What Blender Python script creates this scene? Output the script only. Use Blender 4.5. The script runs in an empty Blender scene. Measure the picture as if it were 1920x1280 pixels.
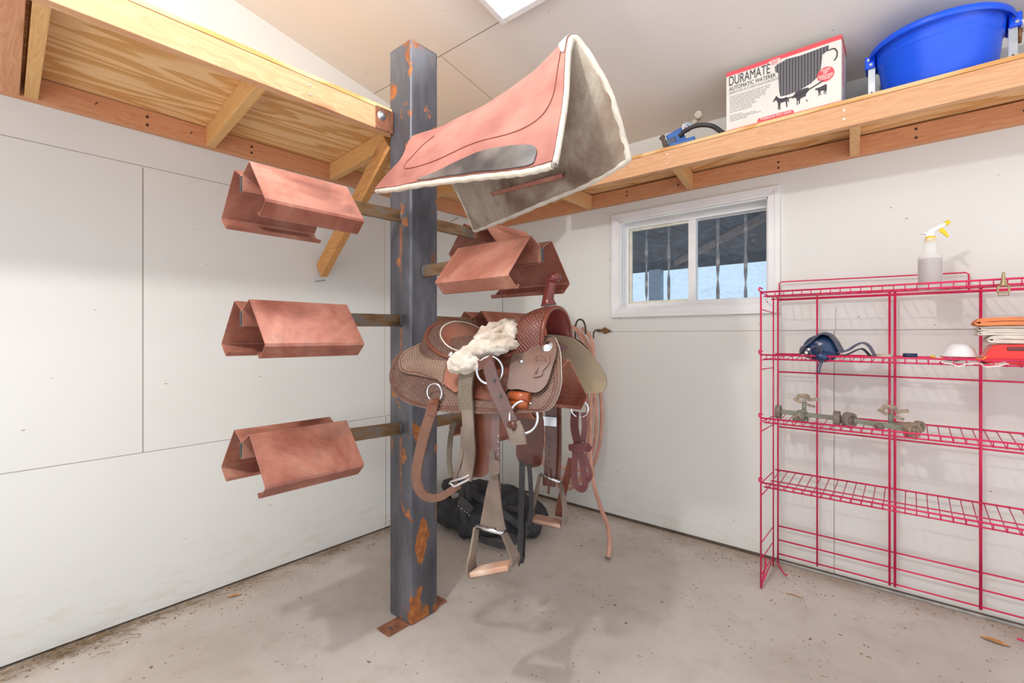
import bpy, bmesh, math, random
from mathutils import Vector, Matrix, Euler, noise as mnoise
random.seed(7)
PI=math.pi
SC=bpy.context.scene
COL=SC.collection
# ------------------------------------------------------------------ mesh helpers
class MB:
    def __init__(s): s.v=[]; s.f=[]; s.sm=[]
    def add(s,vs,fs,smooth=False):
        n=len(s.v); s.v+= [Vector(p) for p in vs]; s.f+=[tuple(i+n for i in f) for f in fs]; s.sm+=[smooth]*len(fs); return s
    def box(s,a,b):
        x0,y0,z0=a; x1,y1,z1=b
        vs=[(x0,y0,z0),(x1,y0,z0),(x1,y1,z0),(x0,y1,z0),(x0,y0,z1),(x1,y0,z1),(x1,y1,z1),(x0,y1,z1)]
        return s.add(vs,[(0,3,2,1),(4,5,6,7),(0,1,5,4),(1,2,6,5),(2,3,7,6),(3,0,4,7)])
    def beam(s,p,q,w,h,up=(0,0,1)):
        p=Vector(p);q=Vector(q);d=(q-p).normalized();up=Vector(up)
        sd=d.cross(up).normalized(); u2=sd.cross(d).normalized()
        vs=[]
        for c in(p,q):
            for a,b in((-1,-1),(1,-1),(1,1),(-1,1)): vs.append(c+sd*a*w/2+u2*b*h/2)
        return s.add(vs,[(0,1,2,3),(7,6,5,4),(0,4,5,1),(1,5,6,2),(2,6,7,3),(3,7,4,0)])
    def tube(s,pts,r,seg=8,closed=False,cap=True):
        pts=[Vector(p) for p in pts]; n=len(pts)
        rs=r if isinstance(r,(list,tuple)) else [r]*n
        vs=[];fs=[]; nrm=None
        for i in range(n):
            if closed: t=pts[(i+1)%n]-pts[i-1]
            else: t=pts[min(i+1,n-1)]-pts[max(i-1,0)]
            if t.length<1e-9: t=Vector((0,0,1))
            t.normalize()
            if nrm is None:
                a=Vector((0,0,1)) if abs(t.z)<.9 else Vector((1,0,0)); nrm=t.cross(a).normalized()
            nrm=(nrm-t*nrm.dot(t))
            if nrm.length<1e-6: nrm=t.orthogonal()
            nrm.normalize()
            bn=t.cross(nrm)
            for k in range(seg):
                an=2*PI*k/seg; vs.append(pts[i]+(nrm*math.cos(an)+bn*math.sin(an))*rs[i])
        m=n if closed else n-1
        for i in range(m):
            j=(i+1)%n
            for k in range(seg):
                l=(k+1)%seg; fs.append((i*seg+k,i*seg+l,j*seg+l,j*seg+k))
        s.add(vs,fs,True)
        if not closed and cap:
            b=len(s.v)-n*seg
            s.f.append(tuple(b+k for k in range(seg-1,-1,-1))); s.sm.append(False)
            s.f.append(tuple(b+(n-1)*seg+k for k in range(seg))); s.sm.append(False)
        return s
    def cyl(s,p,q,r,seg=16,r2=None): return s.tube([p,q],[r,r if r2 is None else r2],seg)
    def lathe(s,prof,c=(0,0,0),seg=32,axis=(0,0,1),smooth=True):
        c=Vector(c);ax=Vector(axis).normalized(); e1=ax.orthogonal().normalized() if abs(ax.z)<.99 else Vector((1,0,0)); e2=ax.cross(e1)
        vs=[];n=len(prof);fs=[]
        for r,h in prof:
            for k in range(seg):
                a=2*PI*k/seg; vs.append(c+ax*h+(e1*math.cos(a)+e2*math.sin(a))*r)
        for i in range(n-1):
            for k in range(seg):
                l=(k+1)%seg; fs.append((i*seg+k,i*seg+l,(i+1)*seg+l,(i+1)*seg+k))
        return s.add(vs,fs,smooth)
    def ball(s,c,r,seg=16,ring=10,sc=(1,1,1),rot=None):
        c=Vector(c);vs=[];fs=[]
        for i in range(ring+1):
            th=PI*i/ring
            for k in range(seg):
                a=2*PI*k/seg; p=Vector((math.sin(th)*math.cos(a)*sc[0],math.sin(th)*math.sin(a)*sc[1],math.cos(th)*sc[2]))*r
                if rot: p=rot@p
                vs.append(c+p)
        for i in range(ring):
            for k in range(seg):
                l=(k+1)%seg; fs.append((i*seg+k,(i+1)*seg+k,(i+1)*seg+l,i*seg+l))
        return s.add(vs,fs,True)
    def grid(s,rows,closed=False,smooth=True):
        n=len(rows);m=len(rows[0]); vs=[p for r in rows for p in r]; fs=[]
        for i in range(n-1):
            for j in range(m if closed else m-1):
                k=(j+1)%m; fs.append((i*m+j,i*m+k,(i+1)*m+k,(i+1)*m+j))
        return s.add(vs,fs,smooth)
    def prism(s,poly,fn,smooth=False):
        # poly: list of 2-D points, fn(a,b,t) -> 3-D for t in 0/1
        n=len(poly); vs=[fn(a,b,0) for a,b in poly]+[fn(a,b,1) for a,b in poly]
        fs=[tuple(range(n-1,-1,-1)),tuple(range(n,2*n))]
        fs+=[(i,(i+1)%n,(i+1)%n+n,i+n) for i in range(n)]
        return s.add(vs,fs,smooth)
    def slab(s,rows0,rows1):
        # two matching grids closed into a solid
        n=len(rows0);m=len(rows0[0]); s.grid(rows0); s.grid([list(reversed(r)) for r in rows1])
        per=[(0,j) for j in range(m)]+[(i,m-1) for i in range(1,n)]+[(n-1,j) for j in range(m-2,-1,-1)]+[(i,0) for i in range(n-2,0,-1)]
        a=[rows0[i][j] for i,j in per]; b=[rows1[i][j] for i,j in per]; k=len(per)
        s.add(a+b,[((i+1)%k,i,i+k,(i+1)%k+k) for i in range(k)],True)
        return s
    def ribbon(s,pts,w,th=.003,face=(0,-1,0),smooth=True,ws=None):
        pts=[Vector(p) for p in pts]; n=len(pts); top=[];bot=[]
        for i,p in enumerate(pts):
            t=(pts[min(i+1,n-1)]-pts[max(i-1,0)]).normalized(); fc=Vector(face)
            sd=t.cross(fc)
            if sd.length<1e-4: sd=t.orthogonal()
            sd.normalize(); nn=sd.cross(t).normalized()
            ww=(ws[i] if ws else w)/2
            top.append([p+sd*ww*q+nn*th/2 for q in(-1,-.5,0,.5,1)]); bot.append([p+sd*ww*q-nn*th/2 for q in(-1,-.5,0,.5,1)])
        return s.slab(top,bot)
    def band(s,pts,wd,ws,th):
        pts=[Vector(p) for p in pts]; n=len(pts); top=[];bot=[]; wd=Vector(wd)
        for i,p in enumerate(pts):
            t=(pts[min(i+1,n-1)]-pts[max(i-1,0)]).normalized(); nn=t.cross(wd).normalized()
            top.append([p+wd*ws[i]/2*q+nn*th/2 for q in(-1,-.5,0,.5,1)]); bot.append([p+wd*ws[i]/2*q-nn*th/2 for q in(-1,-.5,0,.5,1)])
        return s.slab(top,bot)
    def sheet(s,outline,surf,th=.004,off=0,rings=8):
        n=len(outline); cx=sum(p[0] for p in outline)/n; cy=sum(p[1] for p in outline)/n
        def lay(o):
            rows=[]
            for k in range(rings,-1,-1):
                f=max(k/rings,.002); rows.append([Vector(surf(cx+(a-cx)*f,cy+(b-cy)*f,o)) for a,b in outline])
            return rows
        A=lay(off+th);B=lay(off)
        s.grid(A,closed=True); s.grid([list(reversed(r)) for r in B],closed=True)
        s.add(A[0]+B[0],[((i+1)%n,i,i+n,(i+1)%n+n) for i in range(n)],True)
        return s
def spl(pts,n=6,closed=False):
    P=[Vector(p) for p in pts]; out=[]; m=len(P)
    rng=range(m) if closed else range(m-1)
    for i in rng:
        if closed: a,b,c,d=P[i-1],P[i],P[(i+1)%m],P[(i+2)%m]
        else: a,b,c,d=P[max(i-1,0)],P[i],P[i+1],P[min(i+2,m-1)]
        for k in range(n):
            t=k/n
            out.append(.5*((2*b)+(c-a)*t+(2*a-5*b+4*c-d)*t*t+(3*b-a-3*c+d)*t**3))
    if not closed: out.append(P[-1])
    return out
def spl2(pts,n=6,closed=True): return [(p[0],p[1]) for p in spl([(a,b,0) for a,b in pts],n,closed)]
WM={}
def thing(name,label,cat,loc=(0,0,0),rz=0,group=None):
    o=bpy.data.objects.new(name,None); COL.objects.link(o); o.location=loc; o.rotation_euler=(0,0,rz); o.empty_display_size=.05
    WM[o.name]=Matrix.Translation(loc)@Matrix.Rotation(rz,4,'Z')
    o['label']=label;o['category']=cat
    if group:o['group']=group
    return o
def build(name,mb,mat,parent=None,local=False,bevel=0,loc=None,seg=2,sub=0):
    me=bpy.data.meshes.new(name)
    vs=mb.v
    if parent is not None:
        M=WM[parent.name]
        if not local: Mi=M.inverted(); vs=[Mi@v for v in vs]
    elif loc is not None:
        L=Vector(loc); vs=[v-L for v in vs]
    me.from_pydata([tuple(v) for v in vs],[],mb.f)
    for p,sm in zip(me.polygons,mb.sm): p.use_smooth=sm
    bm=bmesh.new(); bm.from_mesh(me); bmesh.ops.recalc_face_normals(bm,faces=bm.faces); bm.to_mesh(me); bm.free()
    me.materials.append(mat)
    o=bpy.data.objects.new(name,me); COL.objects.link(o)
    if parent is not None:
        o.parent=parent; WM[o.name]=WM[parent.name].copy()
    elif loc is not None:
        o.location=loc; WM[o.name]=Matrix.Translation(loc)
    else: WM[o.name]=Matrix.Identity(4)
    if bevel:
        b=o.modifiers.new('b','BEVEL'); b.width=bevel; b.segments=seg; b.limit_method='ANGLE'; b.angle_limit=math.radians(40)
    if sub:
        b=o.modifiers.new('s','SUBSURF'); b.levels=sub; b.render_levels=sub
    return o
def tag(o,label,cat,group=None):
    o['label']=label;o['category']=cat
    if group:o['group']=group
    return o
def struct(name,mb,mat,bevel=0,parent=None):
    o=build(name,mb,mat,parent=parent,bevel=bevel)
    if parent is None: o['kind']='structure'
    return o
def blob(o,vox,noise=0,scale=.03,smooth=8):
    r=o.modifiers.new('r','REMESH'); r.mode='VOXEL'; r.voxel_size=vox; r.use_smooth_shade=True
    c=o.modifiers.new('c','SMOOTH'); c.factor=.5; c.iterations=smooth
    if noise:
        t=bpy.data.textures.new('clouds','CLOUDS'); t.noise_scale=scale
        d=o.modifiers.new('d','DISPLACE'); d.texture=t; d.strength=noise; d.mid_level=.5; d.texture_coords='LOCAL'
    return o
def dup(root,loc,rz,label,group=None):
    r=root.copy(); COL.objects.link(r); r.location=loc; r.rotation_euler=(0,0,rz); r['label']=label
    WM[r.name]=Matrix.Translation(loc)@Matrix.Rotation(rz,4,'Z')
    if group:r['group']=group
    for ch in list(root.children):
        c=ch.copy(); COL.objects.link(c); c.parent=r
        for g in list(ch.children):
            d=g.copy(); COL.objects.link(d); d.parent=c
    return r
# ------------------------------------------------------------------ materials
def lin(c):
    c=c/255
    return c/12.92 if c<=.04045 else ((c+.055)/1.055)**2.4
def rgb(r,g,b): return (lin(r),lin(g),lin(b),1)
class NT:
    def __init__(s,name,rough=.6,metal=0,spec=.5):
        s.m=bpy.data.materials.new(name); s.m.use_nodes=True; s.t=s.m.node_tree; s.n=s.t.nodes; s.l=s.t.links
        s.b=s.n['Principled BSDF']; s.b.inputs['Roughness'].default_value=rough; s.b.inputs['Metallic'].default_value=metal
        s.b.inputs['Specular IOR Level'].default_value=spec
        s.co=s.n.new('ShaderNodeTexCoord').outputs['Object']
    def set(s,sock,v):
        if isinstance(v,bpy.types.NodeSocket): s.l.new(v,sock)
        else: sock.default_value=v
    def base(s,v): s.set(s.b.inputs['Base Color'],v)
    def map(s,sc=(1,1,1),rot=(0,0,0),loc=(0,0,0)):
        n=s.n.new('ShaderNodeMapping'); s.l.new(s.co,n.inputs[0]); n.inputs['Scale'].default_value=sc; n.inputs['Rotation'].default_value=rot; n.inputs['Location'].default_value=loc
        return n.outputs[0]
    def noise(s,scale,detail=4,rough=.5,vec=None,dist=0):
        n=s.n.new('ShaderNodeTexNoise'); s.l.new(vec or s.co,n.inputs['Vector']); n.inputs['Scale'].default_value=scale; n.inputs['Detail'].default_value=detail
        n.inputs['Roughness'].default_value=rough; n.inputs['Distortion'].default_value=dist; return n.outputs[0]
    def voro(s,scale,vec=None,feature='F1'):
        n=s.n.new('ShaderNodeTexVoronoi'); n.feature=feature; s.l.new(vec or s.co,n.inputs['Vector']); n.inputs['Scale'].default_value=scale; return n.outputs[0]
    def wave(s,scale,dist=0,dscale=1,vec=None,direction='X',detail=2):
        n=s.n.new('ShaderNodeTexWave'); s.l.new(vec or s.co,n.inputs['Vector']); n.inputs['Scale'].default_value=scale; n.inputs['Distortion'].default_value=dist
        n.inputs['Detail'].default_value=detail; n.inputs['Detail Scale'].default_value=dscale; n.bands_direction=direction; return n.outputs['Fac'] if 'Fac' in n.outputs else n.outputs[1]
    def ramp(s,fac,stops,interp='LINEAR'):
        n=s.n.new('ShaderNodeValToRGB'); s.l.new(fac,n.inputs[0]); e=n.color_ramp.elements; n.color_ramp.interpolation=interp
        while len(e)<len(stops): e.new(.5)
        for i,(p,c) in enumerate(stops): e[i].position=p; e[i].color=c if isinstance(c,tuple) else (c,c,c,1)
        return n.outputs[0]
    def math(s,op,a,b=0,c=None):
        n=s.n.new('ShaderNodeMath'); n.operation=op; s.set(n.inputs[0],a); s.set(n.inputs[1],b)
        if c is not None: s.set(n.inputs[2],c)
        return n.outputs[0]
    def mix(s,f,a,b,mode='MIX'):
        n=s.n.new('ShaderNodeMix'); n.data_type='RGBA'; n.blend_type=mode; s.set(n.inputs[0],f); s.set(n.inputs[6],a); s.set(n.inputs[7],b); return n.outputs[2]
    def bump(s,h,strength=.3,dist=.01):
        n=s.n.new('ShaderNodeBump'); n.inputs['Strength'].default_value=strength; n.inputs['Distance'].default_value=dist; s.l.new(h,n.inputs['Height'])
        if s.b.inputs['Normal'].is_linked: s.l.new(s.b.inputs['Normal'].links[0].from_socket,n.inputs['Normal'])
        s.l.new(n.outputs[0],s.b.inputs['Normal']); return n
    def xyz(s):
        n=s.n.new('ShaderNodeSeparateXYZ'); s.l.new(s.co,n.inputs[0]); return n.outputs
def mat_plain(name,c,rough=.5,metal=0,var=.12,scale=20,bump=0,bscale=60,spec=.5):
    k=NT(name,rough,metal,spec); f=k.noise(scale,4)
    d=tuple(x*(1-var*1.6) for x in c[:3])+(1,); e=tuple(min(x*(1+var),1) for x in c[:3])+(1,)
    k.base(k.ramp(f,[(.3,d),(.7,e)]))
    if bump: k.bump(k.noise(bscale,3),bump,.004)
    return k.m
def mat_wood(name,axis,light,dark,scale=1,knot=True,contrast=1.,seed=0):
    k=NT(name,.6,0,.3); sc=[9*scale]*3; sc[axis]=.7*scale
    v=k.map(tuple(sc),loc=(seed,seed*2.3,seed*.7))
    n=k.noise(2.2,5,.55,v,.6)
    w=k.math('FRACT',k.math('MULTIPLY',n,9*contrast))
    col=k.ramp(w,[(0,light),(.55,tuple(a*.55+b*.45 for a,b in zip(light,dark))),(.88,tuple(a*.25+b*.75 for a,b in zip(light,dark))),(1,light)])
    f=k.noise(60,3,.6,v)
    col=k.mix(k.math('MULTIPLY',f,.18),col,dark)
    if knot:
        s2=[3.]*3; s2[axis]=1.6
        d=k.voro(1.1,k.map(tuple(s2),loc=(seed+.37,1.7,seed*.2+.4)))
        kn=k.ramp(d,[(.03,1.),(.055,.75),(.10,.25),(.14,0.)])
        col=k.mix(k.math('MULTIPLY',kn,.8),col,rgb(150,88,50))
    k.base(col); k.bump(f,.12,.003)
    return k.m
def mat_ply(name,axis):
    k=NT(name,.65,0,.25); sc=[3.6]*3; sc[axis]=.55
    n=k.noise(1.25,3,.42,k.map(tuple(sc)),.35)
    w=k.math('FRACT',k.math('MULTIPLY',n,11))
    col=k.ramp(w,[(0,rgb(244,204,152)),(.45,rgb(240,198,144)),(.62,rgb(222,168,106)),(.9,rgb(216,160,98)),(1,rgb(242,202,148))])
    s2=[80]*3;s2[axis]=2
    g=k.noise(2,3,.6,k.map(tuple(s2)))
    k.base(k.mix(k.math('MULTIPLY',g,.25),col,rgb(170,115,62))); k.bump(g,.1,.002)
    return k.m
def mat_panel(name,seams,base,a0,a1,grime=True):
    """painted board; seams = list of (axis,pos,other_axis,lo,hi)"""
    k=NT(name,.75,0,.2); X=k.xyz()
    big=k.noise(.9,3); col=k.ramp(big,[(.3,tuple(c*.955 for c in base[:3])+(1,)),(.7,base)])
    # stretched scuffs and flecks
    sc=[1,1,1]; sc[a0]=14; sc[a1]=60
    sv=k.map(tuple(sc)); sf=k.noise(1,6,.7,sv)
    scuff=k.ramp(sf,[(.685,0.),(.72,1.)])
    gate=k.ramp(k.noise(1.7,2),[(.5,0.),(.62,1.)])
    col=k.mix(k.math('MULTIPLY',k.math('MULTIPLY',scuff,gate),.6),col,rgb(168,158,140))
    sc2=[1,1,1]; sc2[a0]=1.; sc2[a1]=2.2
    d=k.voro(9,k.map(tuple(sc2)))
    fl=k.ramp(d,[(.035,1.),(.06,0.)]); g2=k.ramp(k.noise(5,1,vec=k.map(loc=(3,9,4))),[(.50,0.),(.54,1.)])
    col=k.mix(k.math('MULTIPLY',k.math('MULTIPLY',fl,g2),.85),col,rgb(150,125,100))
    # warm dirty streaks low down on the boards
    if grime:
        z=k.ramp(X[2],[(0,1.),(.35,.0)]); st=k.ramp(k.noise(3,5,.7,k.map((2,2,7))),[(.5,0.),(.75,1.)])
        col=k.mix(k.math('MULTIPLY',k.math('MULTIPLY',z,st),.5),col,rgb(196,178,150))
    tot=None
    for ax,pos,oa,lo,hi,w in seams:
        e=k.math('LESS_THAN',k.math('ABSOLUTE',k.math('SUBTRACT',X[ax],pos)),w)
        e=k.math('MULTIPLY',e,k.math('GREATER_THAN',X[oa],lo)); e=k.math('MULTIPLY',e,k.math('LESS_THAN',X[oa],hi))
        tot=e if tot is None else k.math('MAXIMUM',tot,e)
    if tot is not None: col=k.mix(k.math('MULTIPLY',tot,.75),col,rgb(130,122,114))
    k.base(col)
    k.bump(sf,.10,.004); k.bump(k.noise(25,4),.06,.004)
    return k.m
def mat_leather(name,c,weave=0,rough=.42,var=.25,wear=None,sc=1.):
    c=tuple(x*.80 for x in c[:3])+(1,)
    k=NT(name,rough,0,.5); f=k.noise(9,5,.6)
    d=tuple(x*(1-var) for x in c[:3])+(1,); e=tuple(min(1,x*(1+var)) for x in c[:3])+(1,)
    col=k.ramp(f,[(.3,d),(.7,e)])
    if wear: col=k.mix(k.ramp(k.noise(5,3,vec=k.map(loc=(4,1,2))),[(.42,0.),(.62,1.)]),col,wear)
    if weave:
        a=k.wave(weave,vec=k.map((1,1,1),(0,PI/4,0)),direction='X'); b=k.wave(weave,vec=k.map((1,1,1),(0,-PI/4,0)),direction='X')
        h=k.math('MULTIPLY',a,b); col=k.mix(k.math('MULTIPLY',k.ramp(h,[(0.02,1.),(.3,0.)]),.55),col,tuple(x*.35 for x in c[:3])+(1,))
        k.base(col); k.bump(h,.6,.004)
    else:
        k.base(col); k.bump(k.noise(120,3),.12,.002)
    return k.m
def mat_copper(name,seed=0):
    k=NT(name,.36,.25,.55)
    f=k.noise(4,6,.66,k.map(loc=(seed,seed,0)),.4)
    col=k.ramp(f,[(.28,rgb(108,60,50)),(.44,rgb(152,92,76)),(.55,rgb(174,116,98)),(.68,rgb(194,144,124))])
    g=k.ramp(k.noise(9,5,.65,k.map(loc=(5+seed,2,1))),[(.58,0.),(.72,1.)])
    col=k.mix(k.math('MULTIPLY',g,.5),col,rgb(116,96,88))
    k.base(col); k.set(k.b.inputs['Roughness'],k.ramp(f,[(.3,.32),(.7,.5)])); k.bump(k.noise(70,3),.05,.002)
    return k.m
M={}
base_wall=rgb(227,227,223)
M['wallL']=mat_panel('white_painted_board_left',[(2,.716,1,-9,0,.0018),(2,1.956,1,-9,0,.0016),(1,-1.118,2,0,.716,.0022),(1,-2.357,2,.716,1.95,.0026),(1,-1.128,2,.716,1.95,.0012)],base_wall,1,2)
M['wallB']=mat_panel('white_painted_board_back',[(2,1.25,0,.3,9,.0016),(0,2.244,2,0,1.25,.002),(0,2.25,2,1.25,1.36,.0014),(0,.002,2,0,2.6,.004)],base_wall,0,2)
M['ceil']=mat_panel('white_painted_ceiling',[(1,-1.205,0,0,9,.003),(0,1.085,1,-9,-1.205,.002),(0,.62,1,-1.205,0,.0025)],rgb(236,233,229),0,1,False)
k=NT('painted_white_trim',.5,0,.4); k.base(k.ramp(k.noise(6,3),[(.3,rgb(226,226,228)),(.7,rgb(236,236,236))])); k.bump(k.noise(30,3),.05,.003); M['trim']=k.m
M['vinyl']=mat_plain('white_vinyl',rgb(232,232,232),.35,var=.03)
M['vinyl_old']=mat_plain('yellowed_vinyl',rgb(222,218,200),.45,var=.06)
# concrete
k=NT('concrete_floor',.8,0,.25); X=k.xyz()
a=k.noise(1.4,6,.6); col=k.ramp(a,[(.3,rgb(176,166,156)),(.5,rgb(192,183,174)),(.72,rgb(204,197,190))])
b=k.noise(9,6,.65); col=k.mix(k.math('MULTIPLY',k.ramp(b,[(.5,0.),(.7,1.)]),.35),col,rgb(160,146,130))
sp=k.voro(26,k.map((1,1.3,1),(0,0,.6))); gate=k.ramp(k.noise(4.2,3),[(.50,0.),(.6,1.)])
col=k.mix(k.math('MULTIPLY',k.math('MULTIPLY',k.ramp(sp,[(.09,1.),(.16,0.)]),gate),.75),col,rgb(124,100,78))
sp2=k.voro(75); g2=k.ramp(k.noise(3.1,4,vec=k.map(loc=(7,3,0))),[(.5,0.),(.62,1.)])
col=k.mix(k.math('MULTIPLY',k.math('MULTIPLY',k.ramp(sp2,[(.12,1.),(.2,0.)]),g2),.6),col,rgb(120,98,78))
# dirt gathered along the two walls
dw=k.math('MINIMUM',k.math('ABSOLUTE',X[0]),k.math('ABSOLUTE',X[1]))
nn=k.noise(7,6,.7)
dirt=k.ramp(k.math('ADD',dw,k.math('MULTIPLY',nn,-.5)),[(-0.0,1.),(.0,1.),(.06,0.)])
dirt=k.ramp(k.math('SUBTRACT',k.math('MULTIPLY',nn,.42),dw),[(.06,0.),(.2,1.)])
col=k.mix(k.math('MULTIPLY',dirt,.55),col,rgb(146,122,98))
gr=k.noise(170,3,.7)
col=k.mix(k.math('MULTIPLY',gr,.22),col,rgb(150,140,130))
k.base(col); k.bump(k.noise(60,5),.12,.004); k.bump(b,.08,.006); M['floor']=k.m
L1,D1=rgb(220,174,134),rgb(206,150,106)
L2,D2=rgb(216,160,120),rgb(196,132,92)
M['lumY']=mat_wood('pine_lumber_along_y',1,L1,D1,1,seed=1)
M['lumX']=mat_wood('pine_lumber_along_x',0,L1,D1,1,seed=2.2)
M['ledY']=mat_wood('red_pine_ledger_along_y',1,L2,D2,1.3,seed=3)
M['ledX']=mat_wood('red_pine_ledger_along_x',0,L2,D2,1.3,seed=4)
M['joistX']=mat_wood('pine_joist_along_x',0,rgb(226,180,120),rgb(206,152,92),1.2,False,seed=5)
M['joistY']=mat_wood('pine_joist_along_y',1,rgb(226,180,126),rgb(208,154,100),1.2,False,seed=6)
M['brace']=mat_wood('pine_brace',0,rgb(214,160,100),rgb(186,126,70),1.2,True,seed=7.7)
M['plyY']=mat_ply('plywood_grain_along_y',1); M['plyX']=mat_ply('plywood_grain_along_x',0)
# post steel
k=NT('dark_mill_scale_steel',.40,.45,.5); X=list(k.xyz()); X[0]=k.math('ADD',X[0],.861); X[1]=k.math('ADD',X[1],-1.573)
f=k.noise(2.4,6,.6,k.map((3,3,.8))); col=k.ramp(f,[(.28,rgb(66,65,68)),(.5,rgb(98,98,104)),(.72,rgb(142,142,150))])
st=k.noise(3,5,.6,k.map((26,26,1.2))); col=k.mix(k.math('MULTIPLY',st,.5),col,rgb(70,72,82))
# rust: strong on the lower part, lighter at the top and under each welded arm
nz=k.noise(7,6,.62,k.map((1.6,1.6,1)))
low=k.ramp(X[2],[(.0,.2),(.05,.12),(.16,.10),(.42,.12),(.55,0.)])
xf=k.ramp(k.math('SUBTRACT',X[0],.90),[(.0,0.),(.035,1.)])
dy=k.math('DIVIDE',k.math('SUBTRACT',X[1],k.math('ADD',-1.632,k.math('MULTIPLY',X[2],.12))),.036); dz=k.math('DIVIDE',k.math('SUBTRACT',X[2],.33),.15)
e1=k.math('SUBTRACT',1.,k.math('SQRT',k.math('ADD',k.math('MULTIPLY',dy,dy),k.math('MULTIPLY',dz,dz))))
e2=k.ramp(X[2],[(0.,.22),(.05,.10),(.22,0.)])
e3=k.math('MAXIMUM',k.math('MULTIPLY',k.math('MAXIMUM',e1,-.5),.42),k.math('MULTIPLY',e2,.8))
rr=k.ramp(k.math('ADD',nz,k.math('MULTIPLY',e3,xf)),[(.60,0.),(.63,1.)])
top=k.ramp(k.math('SUBTRACT',X[2],2.1),[(.0,0.),(.35,.075)])
tr=k.ramp(k.math('ADD',nz,top),[(.66,0.),(.70,1.)])
rust=k.math('MAXIMUM',rr,k.math('MULTIPLY',tr,.5))
# streaks below each welded arm on the -y face
str_=None
for zz in(1.70,1.26,.79):
    e=k.ramp(k.math('SUBTRACT',zz,X[2]),[(0,0.),(.01,1.),(.16,.6),(.3,0.)])
    str_=e if str_ is None else k.math('MAXIMUM',str_,e)
wx=k.ramp(k.math('ABSOLUTE',k.math('SUBTRACT',k.math('ADD',X[0],k.math('MULTIPLY',k.math('SUBTRACT',nz,.5),.03)),.868)),[(.004,1.),(.012,0.)])
onf=k.math('LESS_THAN',X[1],-1.64)
str_=k.math('MULTIPLY',k.math('MULTIPLY',str_,wx),onf)
rust=k.math('MAXIMUM',rust,k.math('MULTIPLY',str_,.75))
rc=k.ramp(k.noise(40,4),[(.3,rgb(122,70,38)),(.7,rgb(180,108,48))])
k.base(k.mix(rust,col,rc)); k.set(k.b.inputs['Metallic'],k.math('SUBTRACT',.45,k.math('MULTIPLY',rust,.42))); k.set(k.b.inputs['Roughness'],k.ramp(k.math('ADD',f,k.math('MULTIPLY',rust,.4)),[(.3,.34),(.8,.6)]))
M['steel']=k.m
M['rustplate']=mat_plain('rusty_plate_steel',rgb(150,98,72),.55,.3,var=.3,scale=30)
k=NT('raw_rusty_bar_steel',.45,.5); f=k.noise(8,5,.6,k.map((1,1,3))); k.base(k.ramp(f,[(.3,rgb(92,74,58)),(.5,rgb(140,108,74)),(.62,rgb(128,124,118)),(.8,rgb(150,84,56))])); M['bar']=k.m
for i in range(3): M['cop%d'%i]=mat_copper('red_oxide_sheet_steel_%d'%i,i*3.1)
M['zinc']=mat_plain('zinc_hardware',rgb(200,204,210),.3,.9,var=.08)
M['chrome']=mat_plain('chrome_hardware',rgb(214,216,220),.16,1,var=.04)
M['iron']=mat_plain('dark_wrought_iron',rgb(84,70,64),.5,.5,var=.2)
M['barlight']=mat_plain('weathered_twisted_bar',rgb(150,146,142),.45,.6,var=.25)
M['rustiron']=mat_plain('rusty_wrought_iron',rgb(140,100,66),.6,.3,var=.3,scale=60)
M['pink']=mat_plain('raspberry_coated_wire',rgb(214,36,86),.35,0,var=.10,scale=8)
M['blue']=mat_plain('blue_plastic',rgb(10,88,240),.33,0,var=.08,scale=5)
M['valve']=mat_plain('faded_blue_plastic',rgb(30,96,176),.45,0,var=.1)
M['black']=mat_plain('black_rubber',rgb(58,54,58),.5,0,var=.15)
M['green']=mat_plain('green_plastic',rgb(20,140,84),.4,0,var=.1)
M['cream']=mat_plain('dusty_grey_plastic',rgb(196,186,168),.6,0,var=.15)
M['towel']=mat_plain('white_terry_cloth',rgb(226,218,204),.95,0,var=.08,bump=.5,bscale=300)
M['otowel']=mat_plain('orange_chamois_cloth',rgb(232,138,88),.85,0,var=.08,bump=.3,bscale=200)
M['redbox']=mat_plain('red_plastic_container',rgb(238,50,46),.3,0,var=.06)
M['wheel']=mat_plain('dusty_grey_rubber',rgb(134,122,112),.8,0,var=.15)
M['sprk']=mat_plain('dusty_green_plastic',rgb(136,138,122),.75,0,var=.2,scale=30)
M['sprkd']=mat_plain('dusty_tan_metal',rgb(158,140,120),.7,.1,var=.3,scale=60)
M['navy']=mat_plain('worn_navy_neoprene',rgb(72,72,92),.45,0,var=.3,scale=14)
M['navyp']=mat_plain('glossy_dark_blue_plastic',rgb(34,58,96),.22,0,var=.3,scale=14)
M['yellow']=mat_plain('yellow_plastic',rgb(244,206,24),.4,0,var=.04)
M['whitep']=mat_plain('white_plastic',rgb(236,236,236),.4,0,var=.03)
M['paper']=mat_plain('white_paper',rgb(232,228,224),.8,0,var=.04)
M['brass']=mat_plain('tarnished_brass',rgb(176,160,120),.45,.6,var=.2)
M['leaf']=mat_plain('dry_leaf',rgb(196,140,84),.7,0,var=.2,scale=60)
M['straw']=mat_plain('dry_straw_and_dirt',rgb(150,124,94),.9,0,var=.3,scale=60)
M['card']=mat_plain('white_printed_card',rgb(228,224,216),.6,0,var=.04,scale=8)
M['cardr']=mat_plain('red_printed_card',rgb(228,84,92),.6,0,var=.05)
M['cardside']=mat_plain('worn_card_side',rgb(214,208,200),.7,0,var=.12)
M['ink']=mat_plain('dark_grey_ink_and_hole_shade',rgb(70,66,70),.7,0,var=.08)  # print, and the shade inside holes and bores as plain dark colour
M['inkl']=mat_plain('pale_grey_ink',rgb(168,164,160),.8,0,var=.08)
M['inkd']=mat_plain('brown_grey_ink',rgb(120,114,112),.8,0,var=.08)
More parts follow.
